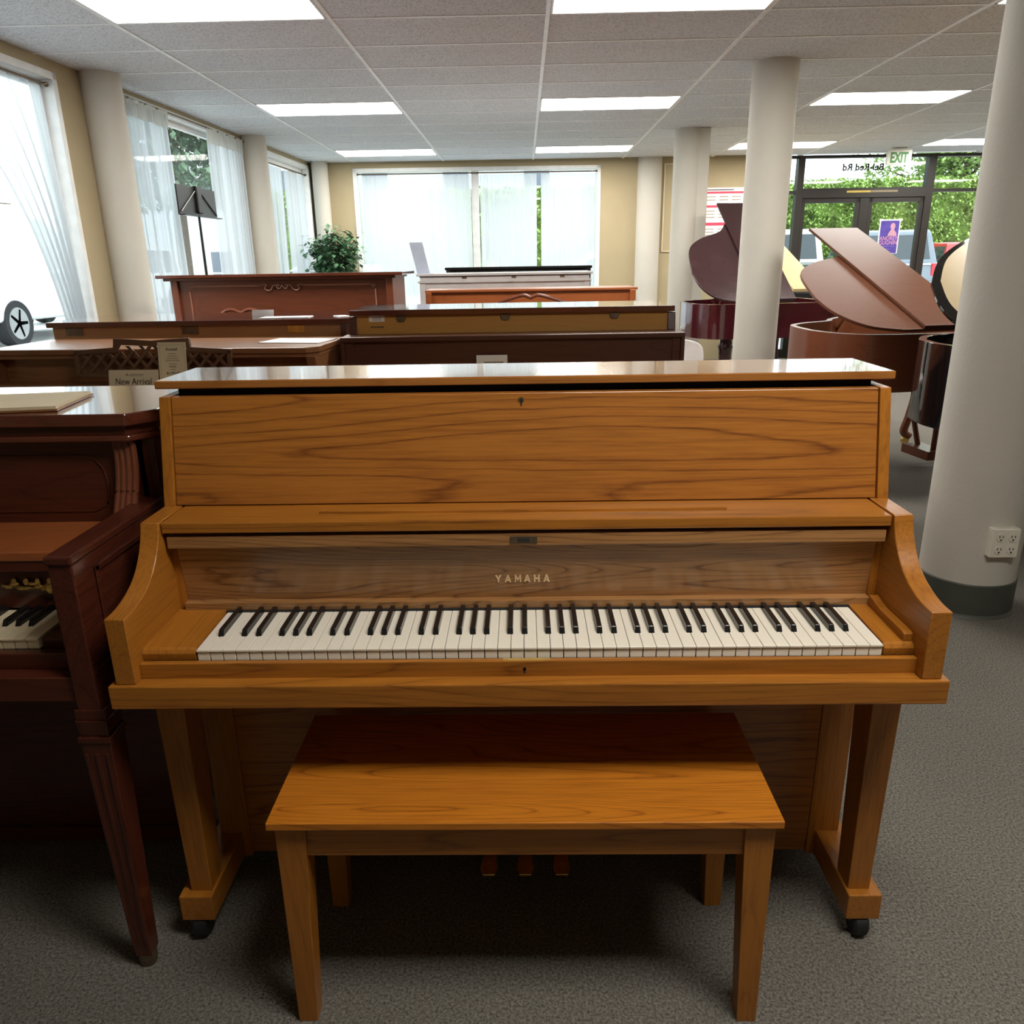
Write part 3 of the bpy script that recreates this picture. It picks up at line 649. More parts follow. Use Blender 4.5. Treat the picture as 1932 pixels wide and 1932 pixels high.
MB().box(-.052, .052, -.0004, 0, .008, .009).box(-.052, .052, -.0004, 0, .138, .139).box(-.052, -.051, -.0004, 0, .008, .139).box(.051, .052, -.0004, 0, .008, .139).build('card_border', 'print_gray', o)
t, o = sheet('new_arrival_card', 'cream New Arrival card propped on the walnut spinet', (-1.535, 1.80, .915), -.03, .20, .093, math.radians(-14))
text('card_lettering', 'New Arrival', .036, 'print_black', o, (0, -.0006, .036), (math.pi/2, 0, math.radians(0)), .0002, align='CENTER', sx=.82)
MB().prism([(-.035, .072), (-.022, .082), (-.022, .069)], 'y', -.0006, 0).box(-.015, .04, -.0006, 0, .074, .077).box(-.02, .04, -.0006, 0, .069, .0715).build('card_logo', 'print_gray', o)
t = thing('paper_sheets', 'white sheet of paper lying on the walnut spinet lid', 'paper', (-.99, 2.24, 1.0685), -.2); box('paper_sheet', -.14, .14, -.10, .10, 0, .003, 'paper_white', t)

# C: dark piano seen from its back behind the spinet
RC = thing('upright_piano', 'dark-topped piano seen from its tan wooden back, behind the walnut spinet', 'piano', (-1.575, 2.60, 0), -.01)
MB().box(-.715, .695, 0, .02, .05, 1.115).build('back_board', 'dullboard', RC)
for s, x in ((-1, -.715), (1, .695)): MB().box(min(x, x-s*.03), max(x, x-s*.03), .0+(.021), .58, .03, 1.115).build('side_panel', 'brownpiano', RC)
box('side_cheek', .695, .72, .0, .58, .03, 1.115, 'brownpiano', RC)
box('lid', -.735, .745, -.02, .60, 1.115, 1.14, 'mahog_top', RC, .003)
box('front_panel', -.685, .665, .55, .57, .05, 1.115, 'brownpiano', RC)
for x in (-.60, -.03, .49): MB().box(x-.05, x+.03, -.004, 0, 1.075, 1.116).tube([(x-.05, -.006, 1.113), (x+.03, -.006, 1.113)], .004, 6).build('lid_hinge', 'dark_brass' if x < .4 else 'brass', RC)
for (lx, ly, rz, w, h, lab) in ((-1.17, 2.71, .06, .24, .12, 'white sheet of paper on the dark piano lid, beside a small standing card'), (-.895, 2.72, .5, .06, .12, 'narrow white leaflet on the very end of a dark piano lid')):
    t = thing('paper_sheets', lab, 'paper', (lx, ly, 1.1405), rz); box('paper_sheet', -w/2, w/2, -h/2, h/2, 0, .003, 'paper_white', t)
t, o = sheet('small_card', 'small white card standing on the dark piano lid', (-1.315, 2.79, 1.1405), 0, .11, .035, math.radians(-15), 'paper_white', 'card')

# B: brown studio piano with open desk, tan board and hinges
RB = thing('upright_piano', 'dark brown studio piano showing a yellow tan board with hinges under its lid', 'piano', (-.045, 2.24, 0), .015)
Wb = 1.50
for s in (-1, 1):
    MB().prism([(-.02, .03), (.55, .03), (.55, 1.16), (.115, 1.16), (.10, 1.085), (-.02, 1.075)], 'x', s*.735, s*.700).build('side_panel', 'brownpiano', RB, .002)
    MB().box(min(s*.735, s*.752), max(s*.735, s*.752), -.03, .45, .62, 1.078).build('side_cheek', 'brownpiano', RB, .002)
box('upper_panel', -.70, .70, -.012, .008, .66, 1.062, 'brownpiano', RB)
box('panel_ledge', -.752, .752, -.035, .12, 1.062, 1.084, 'brownpiano', RB, .004)
tb = box('tan_board', -.70, .70, .118, .135, 1.084, 1.165, 'tanboard', RB)
box('lid', -.728, .728, .095, .56, 1.165, 1.190, 'mahog_top', RB, .003)
for x in (-.50, -.03, .46): MB().prism([(x-.021, 1.167), (x+.021, 1.167), (x+.021, 1.148), (x+.013, 1.137), (x-.013, 1.137), (x-.021, 1.148)], 'y', .110, .118).build('lid_hinge', 'dark_brass', RB, .001)
box('sticker', -.645, -.575, .1165, .118, 1.138, 1.164, 'paper', tb)
for z in (1.145, 1.153): box('print_line', -.63, -.59, .1158, .1166, z, z+.003, 'print_gray', tb)
box('print_line', -.64, -.58, .1168, .1178, 1.112, 1.118, 'dark_brass', tb)
box('back_board', -.70, .70, .53, .55, .05, 1.16, 'brownpiano', RB); lower_front(RB, 1.46, 'brownpiano', 'brownpiano', -.28, .60)
t, o = sheet('desk_card', 'cream card standing on the dark brown studio piano, with one printed line', (-.135, 2.175, .862), 0, .135, .14, math.radians(-3), 'paper', 'card')
box('print_line', -.035, .05, -.0005, 0, .105, .112, 'print_gray', o)
box('music_ledge', -.6, .6, -.085, -.01, .845, .862, 'brownpiano', RB, .003)

# E: tall mahogany upright with carved mouldings
RE = thing('upright_piano', 'tall reddish mahogany upright with carved scroll moulding on its panel', 'piano', (-1.555, 3.95, 0), 0)
MB().box(-.80, .79, -.02, .56, 1.315, 1.335).build('lid', 'mahog_top', RE, .003)
MB().box(-.76, .74, 0, .54, 1.298, 1.316).build('lid_moulding', 'redwood', RE, .003)
for s, x in ((-1, -.72), (1, .72)): MB().box(min(x, x-s*.045), max(x, x-s*.045), .01, .54, .03, 1.30).build('side_panel', 'redwood_z', RE, .003)
up = box('upper_panel', -.675, .675, .03, .05, .66, 1.30, 'redwood', RE)
for s in (-1, 1):
    bz = MB()
    bz.tube([(s*.14, .028, 1.262), (s*.575, .028, 1.262)], .005, 6).tube([(s*.605, .028, 1.232), (s*.605, .028, .80)], .005, 6)
    sc = [(.012*math.cos(t), .012*math.sin(t)) for t in [k*.7 for k in range(9)]]
    bz.tube([(s*(.59)+a*1.1*(1-k/12), .028, 1.250+b*1.1*(1-k/12)) for k, (a, b) in enumerate(sc)], .004, 6)
    bz.build('panel_bead', 'bead_brown', up, smooth=True)
cv = MB()
for s in (-1, 1):
    cv.tube([(s*p[0], .026, p[1]) for p in spline([(.0, 1.262), (.014, 1.245), (.03, 1.245), (.035, 1.26), (.022, 1.266), (.02, 1.256)], 5)], .0045, 6)
    cv.tube([(s*p[0], .026, p[1]) for p in spline([(.03, 1.262), (.055, 1.262), (.075, 1.235), (.10, 1.232), (.115, 1.248), (.10, 1.26), (.118, 1.268), (.135, 1.262)], 5)], .0045, 6)
cv.build('scroll_carving', 'bead_brown', up, smooth=True)
box('music_shelf', -.72, .72, -.20, .04, .90, .93, 'redwood', RE, .003)
dk = MB(); pts = spline([(-.17, 1.06), (-.11, 1.108), (-.06, 1.116), (-.01, 1.098), (.04, 1.116), (.09, 1.108), (.17, 1.06)], 6)
dk.tube([(x-.26, -.03, z) for x, z in pts], .012, 8); dk.tube([(x-.26, -.03, z) for x, z in [(-.17, 1.03), (-.17, .93)]], .012, 8); dk.tube([(x-.26, -.03, z) for x, z in [(.17, 1.03), (.17, .93)]], .012, 8)
dk.build('music_desk', 'redwood_z', RE, smooth=True)
lower_front(RE, 1.44, 'redwood', 'redwood_z', -.30, .62); box('back_board', -.675, .675, .52, .54, .05, 1.30, 'redwood', RE)

# G: cherry spinet in front of the white piano
RG = thing('upright_piano', 'low cherry wood spinet with a curved carved music desk, before the white piano', 'piano', (.055, 4.30, 0), .01)
box('lid', -.725, .735, .0, .36, 1.188, 1.205, 'cherry', RG, .003)
for s in (-1, 1): MB().box(min(s*.72, s*.68), max(s*.72, s*.68), -.02, .35, .03, 1.19).build('side_panel', 'cherry', RG, .003)
box('upper_panel', -.68, .68, .015, .03, .62, 1.19, 'cherry', RG)
box('music_shelf', .34, .745, -.08, .02, 1.085, 1.106, 'redwood', RG, .003); box('music_shelf', -.745, -.34, -.08, .02, 1.085, 1.106, 'redwood', RG, .003)
dk = MB(); dk.tube([(x, -.05, z) for x, z in spline([(-.32, 1.08), (-.2, 1.125), (-.1, 1.155), (-.045, 1.165), (0, 1.15), (.045, 1.165), (.1, 1.155), (.2, 1.125), (.32, 1.08)], 6)], .012, 8)
dk.build('music_desk', 'redwood_z', RG, smooth=True)
lower_front(RG, 1.44, 'cherry', 'cherry', -.30, .62); box('back_board', -.68, .68, .33, .35, .05, 1.19, 'cherry', RG)
t, o = sheet('small_card', 'small cream card standing on the cherry spinet', (.065, 4.19, 1.03), 0, .13, .085, math.radians(-8), 'paper', 'card')
box('card_ledge', -.32, .32, -.13, -.03, 1.005, 1.029, 'redwood', RG)

# F: white piano, H: black lid behind it
RF = thing('upright_piano', 'white lacquered upright piano with small hinges, near the far curtained window', 'piano', (-.155, 5.80, 0), .012)
for s in (-1, 1): MB().box(min(s*.74, s*.69), max(s*.74, s*.69), 0, .55, .03, 1.215).build('side_panel', 'white_lacquer', RF, .003)
box('back_panel', -.69, .69, .01, .03, .05, 1.215, 'white_lacquer', RF); box('front_panel', -.69, .69, .50, .52, .05, 1.215, 'white_lacquer', RF)
box('top_moulding', -.755, .755, -.015, .56, 1.215, 1.232, 'white_lacquer', RF, .004)
box('neck', -.735, .735, .0, .55, 1.232, 1.265, 'white_lacquer', RF)
ld = box('lid', -.765, .765, -.02, .57, 1.272, 1.292, 'white_lacquer', RF, .003); box('lid_felt', -.74, .74, -.01, .55, 1.265, 1.272, 'black_satin', RF)
for x in (-.35, .08, .5): box('lid_hinge', x-.02, x+.02, -.006, 0, 1.248, 1.268, 'dark_brass', RF)
RH = thing('upright_piano', 'black upright piano lid just visible behind the white piano', 'piano', (-.04, 6.75, 0), .012)
con = console_shell(RH, 1.42, .55, 1.335, 'black_satin', 'black_gloss', 'black_satin'); box('back_panel', -.67, .67, .01, .03, .08, 1.30, 'black_satin', RH)
t = thing('sign_holder', 'bluish sheet in a tilted clear sign holder on the white piano', 'sign', (-.865, 5.88, 1.293), .05)
o = MB().hexa([(-.055, -.03, .004), (.055, -.03, .004), (.055, -.026, .004), (-.055, -.026, .004), (-.12, .05, .262), (-.005, .05, .262), (-.005, .054, .262), (-.12, .054, .262)]).build('sign_sheet', 'poster_lilac', t)
o.data.materials[0] = mat('sheet_blue', (.42, .46, .56), .5)
box('foot_plate', -.07, .09, -.05, .06, 0, .004, 'sheet_blue', t)

# ------------------------------------------------------------------ potted ficus
def leaves(mb, n, fn, size, droop=.5, rnd=random):
    for _ in range(n):
        p = Vector(fn()); a = rnd.uniform(0, 2*math.pi); s = size*rnd.uniform(.7, 1.25)
        d = Vector((math.cos(a), math.sin(a), rnd.uniform(-droop*1.6, .25))).normalized()
        u = d.cross(Vector((0, 0, 1))).normalized()*s*.27; q = Vector((0, 0, -.08*s))
        mb.add([p, p+d*s*.45+u, p+d*s+q, p+d*s*.45-u], [(0, 1, 2, 3)])
def ficus():
    R = thing('potted_ficus', 'bushy green potted ficus in the far corner by the window', 'plant', (-2.45, 9.36, 0), 0)
    MB().lathe([(.13, 0), (.16, .02), (.19, .30), (.20, .32), (.18, .33), (.175, .30)], n=24).build('pot', 'pot', R, smooth=True)
    MB().lathe([(.176, .27), (.176, .30)], n=20).build('soil', 'soil', R)
    MB().tube([(0, 0, .28), (.02, .01, .7), (-.02, .02, 1.1), (.02, 0, 1.45)], [.03, .026, .02, .012], 8).build('trunk', 'bark', R, smooth=True)
    br = MB(); tips = []
    for k in range(26):
        a = k*2.4; z0 = .95+.02*k; r = random.uniform(.17, .25); z1 = z0+random.uniform(.12, .38)
        tip = (r*math.cos(a), r*.8*math.sin(a), min(z1, 1.80)); tips.append(tip)
        br.tube([(0, .01, z0-.1), (tip[0]*.5, tip[1]*.5, z0+.12), tip], [.008, .006, .003], 5)
    br.build('branches', 'bark', R, smooth=True)
    lf = MB()
    def f():
        if random.random() < .6:
            t = random.choice(tips); return (t[0]+random.gauss(0, .06), t[1]+random.gauss(0, .06), t[2]+random.gauss(0, .06))
        a = random.uniform(0, 6.28); r = .27*math.sqrt(random.random()); z = random.uniform(.95, 1.75); q = 1-.25*abs((z-1.4)/.4)
        return (r*q*math.cos(a), r*q*.85*math.sin(a), z)
    leaves(lf, 2300, f, .098)
    o = lf.build('foliage', 'leaf', R); o['kind'] = 'stuff'
ficus()

# ------------------------------------------------------------------ curtains and music stand
def sheet_curtain(root, a0, a1, z0, z1, axis, depth=.03, pleats=14, seed=1, gather=0.0, m='sheer', off=0):
    rnd = random.Random(seed); ph = [rnd.uniform(0, 6.28) for _ in range(5)]; fr = [rnd.uniform(.7, 1.3) for _ in range(5)]
    def fn(u, v):
        a = a0+(a1-a0)*u; z = z1+(z0-z1)*v
        amp = depth*(.55+.45*v)
        w = amp*(.6*math.sin(pleats*6.283*u*fr[0]*.5+ph[0]+.6*v)+.5*math.sin(pleats*6.283*u+ph[1]+.4*math.sin(3*v))+.3*math.sin(pleats*13*u*fr[2]+ph[2]))
        a += gather*v*(u-.5)*(a1-a0)
        return (off+w, a, z) if axis == 'y' else (a, off+w, z)
    return MB().grid(int(pleats*14), 10, fn).build('curtain_cloth', m, root, smooth=True)
def curtain(label, loc, rz, a0, a1, z0, z1, axis, off, seed, pleats, gather=0, header=False, depth=.03):
    cm = 'sheer' if axis == 'y' else 'sheer_dense'
    t = thing('curtain', label, 'curtain', loc, rz)
    sheet_curtain(t, a0, a1, z0, z1, axis, depth, pleats, seed, gather, cm, off=off)
    if header: sheet_curtain(t, a0, a1, z1-.10, z1+.03, axis, depth*.6, pleats, seed+5, 0, 'sheer_header', off=off+.012)
    return t
def rod(label, loc, rz, a0, a1, z, axis, off):
    t = thing('curtain_rod', label, 'curtain rod', loc, rz)
    P = (lambda a: (off, a, z)) if axis == 'y' else (lambda a: (a, off, z))
    MB().tube([P(a0), P(a1)], .009, 8).build('rod', 'dark_brass', t, smooth=True)
    Q = (lambda a, k: (off*k, a, z)) if axis == 'y' else (lambda a, k: (a, off*k, z))
    for a in (a0+.03, a1-.03): MB().tube([Q(a, 1), Q(a, -.02)], .006, 6).build('bracket', 'dark_brass', t, smooth=True)
    for a in (a0, a1): MB().ball(P(a), .016, 8).build('finial', 'dark_brass', t, smooth=True)
def swept_panel():
    t = thing('curtain', 'bright sheer curtain swept aside at the window next to the dark mahogany console', 'curtain', WLO, WLR)
    def fn(u, v):
        e = .34-1.2*math.exp(-v*3.2); r = .34+.10*v
        a_ = e+(r-e)*u; z = 2.50-2.4*v; am = .030*(.6+.4*v)
        return (-.03+am*(.6*math.sin(38*u+.8*v)+.4*math.sin(71*u+2)), a_, z)
    MB().grid(110, 24, fn).build('curtain_cloth', 'sheer', t, smooth=True)
swept_panel()
curtain('long sheer curtain hanging straight in the window beside the mahogany console', WLO, WLR, -1.82, -.95, .1, 2.50, 'y', -.03, 3, 7, -.1, depth=.035)
rod('slim curtain rod inside the bright window beside the mahogany console', WLO, WLR, -1.84, .41, 2.515, 'y', -.03)
curtain('sheer curtain panel left of the gap where the music stand shows', WLO, WLR, 1.12, 1.86, .1, 2.56, 'y', .075, 8, 8, .06, True)
curtain('sheer curtain panel right of the gap where the music stand shows', WLO, WLR, 2.60, 3.46, .1, 2.56, 'y', .075, 11, 8, .06, True)
rod('long curtain rod above the window with the music stand', WLO, WLR, 1.08, 3.50, 2.585, 'y', .075)
curtain('loosely hung sheer curtain in the corner window beside the ficus', WLO, WLR, 4.15, 4.95, .1, 2.48, 'y', -.03, 14, 6, -.35)
curtain('sheer curtain at the far end of the corner window beside the ficus', WLO, WLR, 5.05, 5.85, .1, 2.48, 'y', -.03, 17, 6, .1)
rod('short curtain rod inside the corner window beside the ficus', WLO, WLR, 4.08, 5.89, 2.50, 'y', -.03)
curtain('pale sheer curtain across the half of the back window next to the ficus', WBO, WBR, .63, 2.12, .1, 2.49, 'x', -.02, 21, 13, 0, depth=.02)
curtain('pale sheer curtain at the back window, beyond its middle post', WBO, WBR, 2.24, 3.00, .1, 2.49, 'x', -.02, 25, 9, 0, depth=.02)
curtain('pale sheer curtain at the back window, next to the beige wall and column', WBO, WBR, 3.06, 3.79, .1, 2.49, 'x', -.02, 29, 9, 0, depth=.02)
rod('curtain rod across the back window', WBO, WBR, .62, 3.80, 2.51, 'x', -.02)
p = Matrix.Rotation(WLR, 4, 'Z') @ Vector((.30, 1.70, 0)) + Vector(WLO)
ms = thing('music_stand', 'black double-desk music stand standing in the gap between sheer curtains', 'music stand', p, WLR)
for s in (-1, 1):
    d_ = MB().box(-.006, .006, min(0, s*.36), max(0, s*.36), 1.775, 2.0).build('desk_panel', 'black_satin', ms, .002); d_.rotation_euler = (0, 0, 0)
    MB().tube([(.012, s*.03, 1.98), (.012, s*.34, 1.80)], .005, 6).build('brace', 'black_satin', ms)
    MB().box(.006, .05, min(0, s*.36), max(0, s*.36), 1.772, 1.780).build('desk_lip', 'black_satin', ms)
box('spine', -.015, .03, -.045, .045, 1.80, 2.01, 'black_satin', ms, .01)
MB().tube([(0, 0, .08), (0, 0, 1.0), (0, 0, 1.82)], [.016, .013, .010], 10).build('pole', 'black_satin', ms, smooth=True)
for k in range(3):
    a = k*2.094+.4; MB().tube([(0, 0, .20), (.28*math.cos(a), .28*math.sin(a), .012)], .010, 6).build('leg', 'black_satin', ms, smooth=True)

# ------------------------------------------------------------------ signs on walls and glass
p = Matrix.Rotation(WBR, 4, 'Z') @ Vector((7.55, -.62, 0)) + Vector(WBO)
ex = thing('exit_sign', 'white EXIT sign with green letters hanging from the ceiling by the glass doors', 'exit sign', (p.x, p.y, CZ), WBR)
box('canopy', -.09, .09, -.03, .03, -.02, -.002, 'sign_white', ex, .003)
bd = box('sign_body', -.155, .155, -.018, .018, -.195, -.02, 'sign_white', ex, .004)
text('sign_letters', 'EXIT', .165, 'sign_green', bd, (-.005, -.0195, -.166), (math.pi/2, 0, 0), .0012, sx=.66, align='CENTER', bold=.006)
ps = thing('wall_poster', 'white and red listing poster on the beige wall beside the storefront', 'poster', WBO, WBR)
sh = box('poster_sheet', 5.27, 5.81, -.006, -.001, 1.30, 2.28, 'paper_white', ps)
for z0, z1 in ((2.205, 2.232), (2.03, 2.06), (1.80, 1.84), (1.58, 1.61)): box('red_band', 5.285, 5.80, -.0075, -.006, z0, z1, 'red_print', sh)
for z in (2.16, 2.12, 1.98, 1.94, 1.90, 1.75, 1.71, 1.67):
    for x in (5.30, 5.47, 5.64): box('print_line', x, x+.12, -.0075, -.006, z, z+.012, 'print_gray', sh)
box('print_line', 5.30, 5.66, -.0075, -.006, 2.247, 2.258, 'print_black', sh)
nb = thing('notice_board', 'plain beige framed board on the back wall, beside a white column', 'board', WBO, WBR)
box('board_face', 4.72, 5.12, -.012, -.001, 1.48, 2.58, 'wall_beige', nb); MB().box(4.71, 4.725, -.016, -.001, 1.47, 2.59).box(5.115, 5.13, -.016, -.001, 1.47, 2.59).box(4.71, 5.13, -.016, -.001, 2.575, 2.59).box(4.71, 5.13, -.016, -.001, 1.47, 1.485).build('board_frame', 'paper_cream', nb)
dp = thing('concert_poster', 'purple concert poster with pink lettering taped to the glass door', 'poster', WBO, WBR)
sh = box('poster_sheet', 7.70, 7.985, .004, .008, 1.40, 1.845, 'paper_white', dp)
box('poster_print', 7.716, 7.970, .002, .004, 1.405, 1.828, 'poster_purple', sh)
MB().ball((7.885, .0025, 1.755), (.038, .0012, .048), 12).prism([(7.83, 1.66), (7.865, 1.715), (7.905, 1.715), (7.945, 1.66), (7.95, 1.63), (7.825, 1.63)], 'y', .0014, .0022).build('portrait_shape', 'poster_skin', sh)
text('poster_name', 'ANDREY', .074, 'poster_pink', sh, (7.843, .0015, 1.575), (math.pi/2, 0, 0), .0004, sx=.86, align='CENTER')
text('poster_surname', 'GUGNIN', .074, 'poster_pink', sh, (7.843, .0015, 1.518), (math.pi/2, 0, 0), .0004, sx=.86, align='CENTER')
for x, z, w in ((7.735, 1.49, .20), (7.74, 1.455, .06), (7.82, 1.455, .06)): box('print_line', x, x+w, .0012, .002, z, z+.008, 'poster_lilac', sh)
box('tape', 7.69, 7.735, .001, .003, 1.825, 1.852, 'paper_white', sh); box('tape', 7.95, 8.0, .001, .003, 1.825, 1.852, 'paper_white', sh)

# ------------------------------------------------------------------ grand pianos (tail towards local x=0, spine on local y=0)
def outline(L, Wd):
    c = [(.0, .42), (.03, .22), (.14, .06), (.32, .0)]
    pts = spline(c, 6)[:-1]+[(.32, 0), (L, 0), (L, Wd)]
    pts += spline([(L, Wd), (L-.35, Wd), (L-.60, Wd-.06), (L-.85, Wd-.28), (.45, Wd-.44), (.22, Wd-.55), (.06, Wd-.72), (.0, .42)], 6)[1:-1]
    return pts
def inset(poly, d):
    out = []; n = len(poly)
    for i in range(n):
        a, b, c = Vector(poly[i-1]), Vector(poly[i]), Vector(poly[(i+1) % n])
        t = (c-a).normalized(); out.append(tuple(b+Vector((-t.y, t.x))*d))
    return out
def grand(label, loc, rz, L, m, mlid, mflap, ang, legs='taper', border=None, zr=.97, flap=.36, rim_h=.32, cutd=.62, Wd=1.48):
    R = thing('grand_piano', label, 'grand piano', loc, rz)
    o = outline(L, Wd); i_ = inset(o, .035); n = len(o)
    mb = MB(); z0, z1 = zr-rim_h, zr
    vs = [(x, y, z0) for x, y in o]+[(x, y, z1) for x, y in o]+[(x, y, z1) for x, y in i_]+[(x, y, z0+.12) for x, y in i_]
    fs = []
    for k in range(n):
        q = (k+1) % n
        fs += [(k, q, n+q, n+k), (n+k, n+q, 2*n+q, 2*n+k), (2*n+k, 2*n+q, 3*n+q, 3*n+k)]
    fs += [tuple(range(n)), tuple(range(3*n, 4*n))]
    mb.add(vs, fs).build('rim', m, R, .004, smooth=True)
    MB().prism([(x, y) for x, y in inset(o, .05)], 'z', z0+.13, z0+.16).build('iron_plate', 'plate_gold', R)
    box('key_bed', L-.02, L+.22, .0, Wd, z0-.06, z0+.02, m, R, .004)
    for y in (0, Wd-.05): box('arm', L-.05, L+.22, y, y+.05, z0+.02, z1-.02, m, R, .02)
    box('fallboard', L-.03, L, .05, Wd-.05, z0+.02, z1-.04, m, R)
    box('closed_key_lid', L, L+.20, .05, Wd-.05, z0+.02, z0+.12, m, R, .015)
    # lid on its hinge (spine), front flap folded back on top
    pv = bpy.data.objects.new('lid', None); COL.objects.link(pv); bpy.data.objects.remove(pv)
    fl_ = flap; cut = L-cutd
    lo = [p for p in o if p[0] <= cut+.001]
    lo = [(cut, 0)]+[(cut, Wd-.005)]+[p for p in o[o.index((L, Wd))+1:] if p[0] < cut-.02]+[p for p in o[:o.index((L, 0))]]
    lo = [(x, y) for x, y in lo]
    out = [(p[0], p[1]) for p in lo]
    T = Matrix.Translation((0, -.01, zr+.012)) @ Matrix.Rotation(ang, 4, 'X')
    ld = MB().prism(out, 'z', 0, .018).build('lid', mlid, R, .003)
    ld.matrix_local = T
    if border:
        ins = inset(out[::-1] if False else out, -.0)
        cx = sum(p[0] for p in out)/len(out); cy = sum(p[1] for p in out)/len(out)
        MB().prism([(cx+(x-cx)*.86, cy+(y-cy)*.90) for x, y in out], 'z', .018, .0195).build('lid_gold_area', border, ld)
    flp = box('lid_flap', cut-fl_, cut, 0, Wd, .020, .038, mflap, ld, .003)
    pr = MB().tube([(L-.75, Wd-.22, zr-.10), (L-.75, .9*math.cos(ang)+.02, zr+.9*math.sin(ang))], .011, 8).build('prop_stick', m, R, smooth=True)
    for k, (x, y) in enumerate(((.42, .40), (L-.02, .12), (L-.02, Wd-.12))):
        if legs == 'cabriole':
            pth = [(x, y, z0), (x+.02, y, z0-.12), (x+.05, y, .40), (x+.01, y, .22), (x-.02, y, .10), (x+.03, y, .06)]
            MB().tube(spline(pth, 5), [.075-.002*q if q < 6 else max(.03, .064-.0022*q) for q in range(26)], 12).build('leg', m, R, smooth=True)
        else:
            MB().lathe([(.055, z0), (.06, z0-.06), (.075, z0-.10), (.065, z0-.14), (.045, .10), (.035, .07)], (x, y, 0), 12).build('leg', m, R, smooth=True)
        MB().lathe([(.03, -.012), (.03, .012)], (x, y, .03), 14, 'y').build('caster', 'brass', R, smooth=True)
        MB().tube([(x, y, .03), (x, y, .08)], .012, 8).build('caster_stem', 'brass', R)
    ly = MB().tube([(L-.35, .64, z0), (L-.33, .62, .30), (L-.30, .66, .12)], .018, 8).tube([(L-.35, .84, z0), (L-.33, .86, .30), (L-.30, .82, .12)], .018, 8).box(L-.38, L-.24, .60, .88, .07, .13).build('pedal_lyre', m, R, smooth=True)
    for y in (.66, .74, .82): MB().box(L-.24, L-.14, y-.014, y+.014, .075, .085).build('pedal', 'brass', R, .003)
    return R
grand('polished reddish brown grand piano with its lid raised and cabriole legs', (1.765, 3.10, 0), .16, 1.42, 'grand_brown', 'grand_brown_lid', 'grand_brown_lid', math.radians(22), 'cabriole')
grand('dark red polished grand piano with a raised lid, behind a white column', (1.66, 6.20, 0), .16, 1.42, 'grand_red', 'grand_red_lid', 'grand_red_lid', math.radians(38), 'taper', cutd=.52)
grand('black polished grand piano with a gold-toned raised lid, partly behind the outlet column', (1.80, 2.19, 0), -.25, 1.50, 'black_gloss', 'black_gloss', 'black_gloss', math.radians(34), 'taper', 'gold_tone', zr=1.0, Wd=1.34, rim_h=.38)
grand('black grand piano with a pale gold raised lid, farther back near the glass doors', (2.68, 8.35, 0), .05, 1.50, 'black_satin', 'gold_tone', 'gold_tone', math.radians(20), 'taper')

wc = thing('chair', 'white chair with a rounded back, beside the dark red grand piano', 'chair', (1.28, 5.35, 0), -.3)
MB().prism(spline([(-.20, 0), (-.20, .18), (-.15, .26), (0, .29), (.15, .26), (.20, .18), (.20, 0)], 5), 'y', 0, .03).build('backrest', 'white_lacquer', wc, .006).location = (0, .19, .44)
box('seat', -.21, .21, -.21, .21, .41, .45, 'white_lacquer', wc, .01)
for sx in (-1, 1):
    for sy in (-1, 1): MB().tube([(sx*.18, sy*.18, .42), (sx*.20, sy*.20, 0)], [.016, .012], 8).build('leg', 'steel', wc, smooth=True)

# ------------------------------------------------------------------ outdoors
def hedge(name, label, loc, rz, w, d, h, n, m, cat='hedge'):
    R = thing(name, label, cat, loc, rz)
    rnd = random.Random(len(name)+int(w*10))
    core = MB().grid(40, 12, lambda u, v: (-w/2+w*u, -d/2+.15+.08*math.sin(u*60)*math.sin(v*9), h*v*.98)); core.box(-w/2+.1, w/2-.1, -d/2+.3, d/2-.2, 0, h-.2)
    core.build('branch_core', m, R)
    lf = MB()
    def f():
        if rnd.random() < .8: return (rnd.uniform(-w/2, w/2), -d/2+rnd.uniform(-.12, .22), rnd.uniform(0.1, h))
        return (rnd.uniform(-w/2, w/2), rnd.uniform(-d/2, d/2), h+rnd.uniform(-.1, .15))
    leaves(lf, n, f, .13, .8, rnd)
    o = lf.build('foliage', m, R); o['kind'] = 'stuff'; return R
def tree(label, loc, h, r, n, m, name='tree', conical=False, seed=1):
    R = thing(name, label, 'tree', loc, 0); rnd = random.Random(seed)
    MB().tube([(0, 0, 0), (.1, 0, h*.4), (0, .1, h*.8)], [.22, .17, .07], 8).build('trunk', 'bark', R, smooth=True)
    lf = MB(); cl = [(rnd.gauss(0, r*.42), rnd.gauss(0, r*.42), h*.62+rnd.gauss(0, h*.15)) for _ in range(34)]
    br = MB()
    for c in cl[:14]: br.tube([(0, 0, h*.4), (c[0]*.5, c[1]*.5, (h*.4+c[2])/2), c], [.07, .05, .02], 5)
    br.build('branches', 'bark', R)
    def f():
        if conical:
            z = rnd.uniform(.27, 1); rr = r*(1.02-z)*math.sqrt(rnd.uniform(.35, 1)); a = rnd.uniform(0, 6.28); return (rr*math.cos(a), rr*math.sin(a), z*h)
        c = rnd.choice(cl); return (c[0]+rnd.gauss(0, r*.2), c[1]+rnd.gauss(0, r*.2), c[2]+rnd.gauss(0, h*.07))
    leaves(lf, n, f, .24, .9 if conical else .5, rnd)
    o = lf.build('foliage', m, R); o['kind'] = 'stuff'; return R
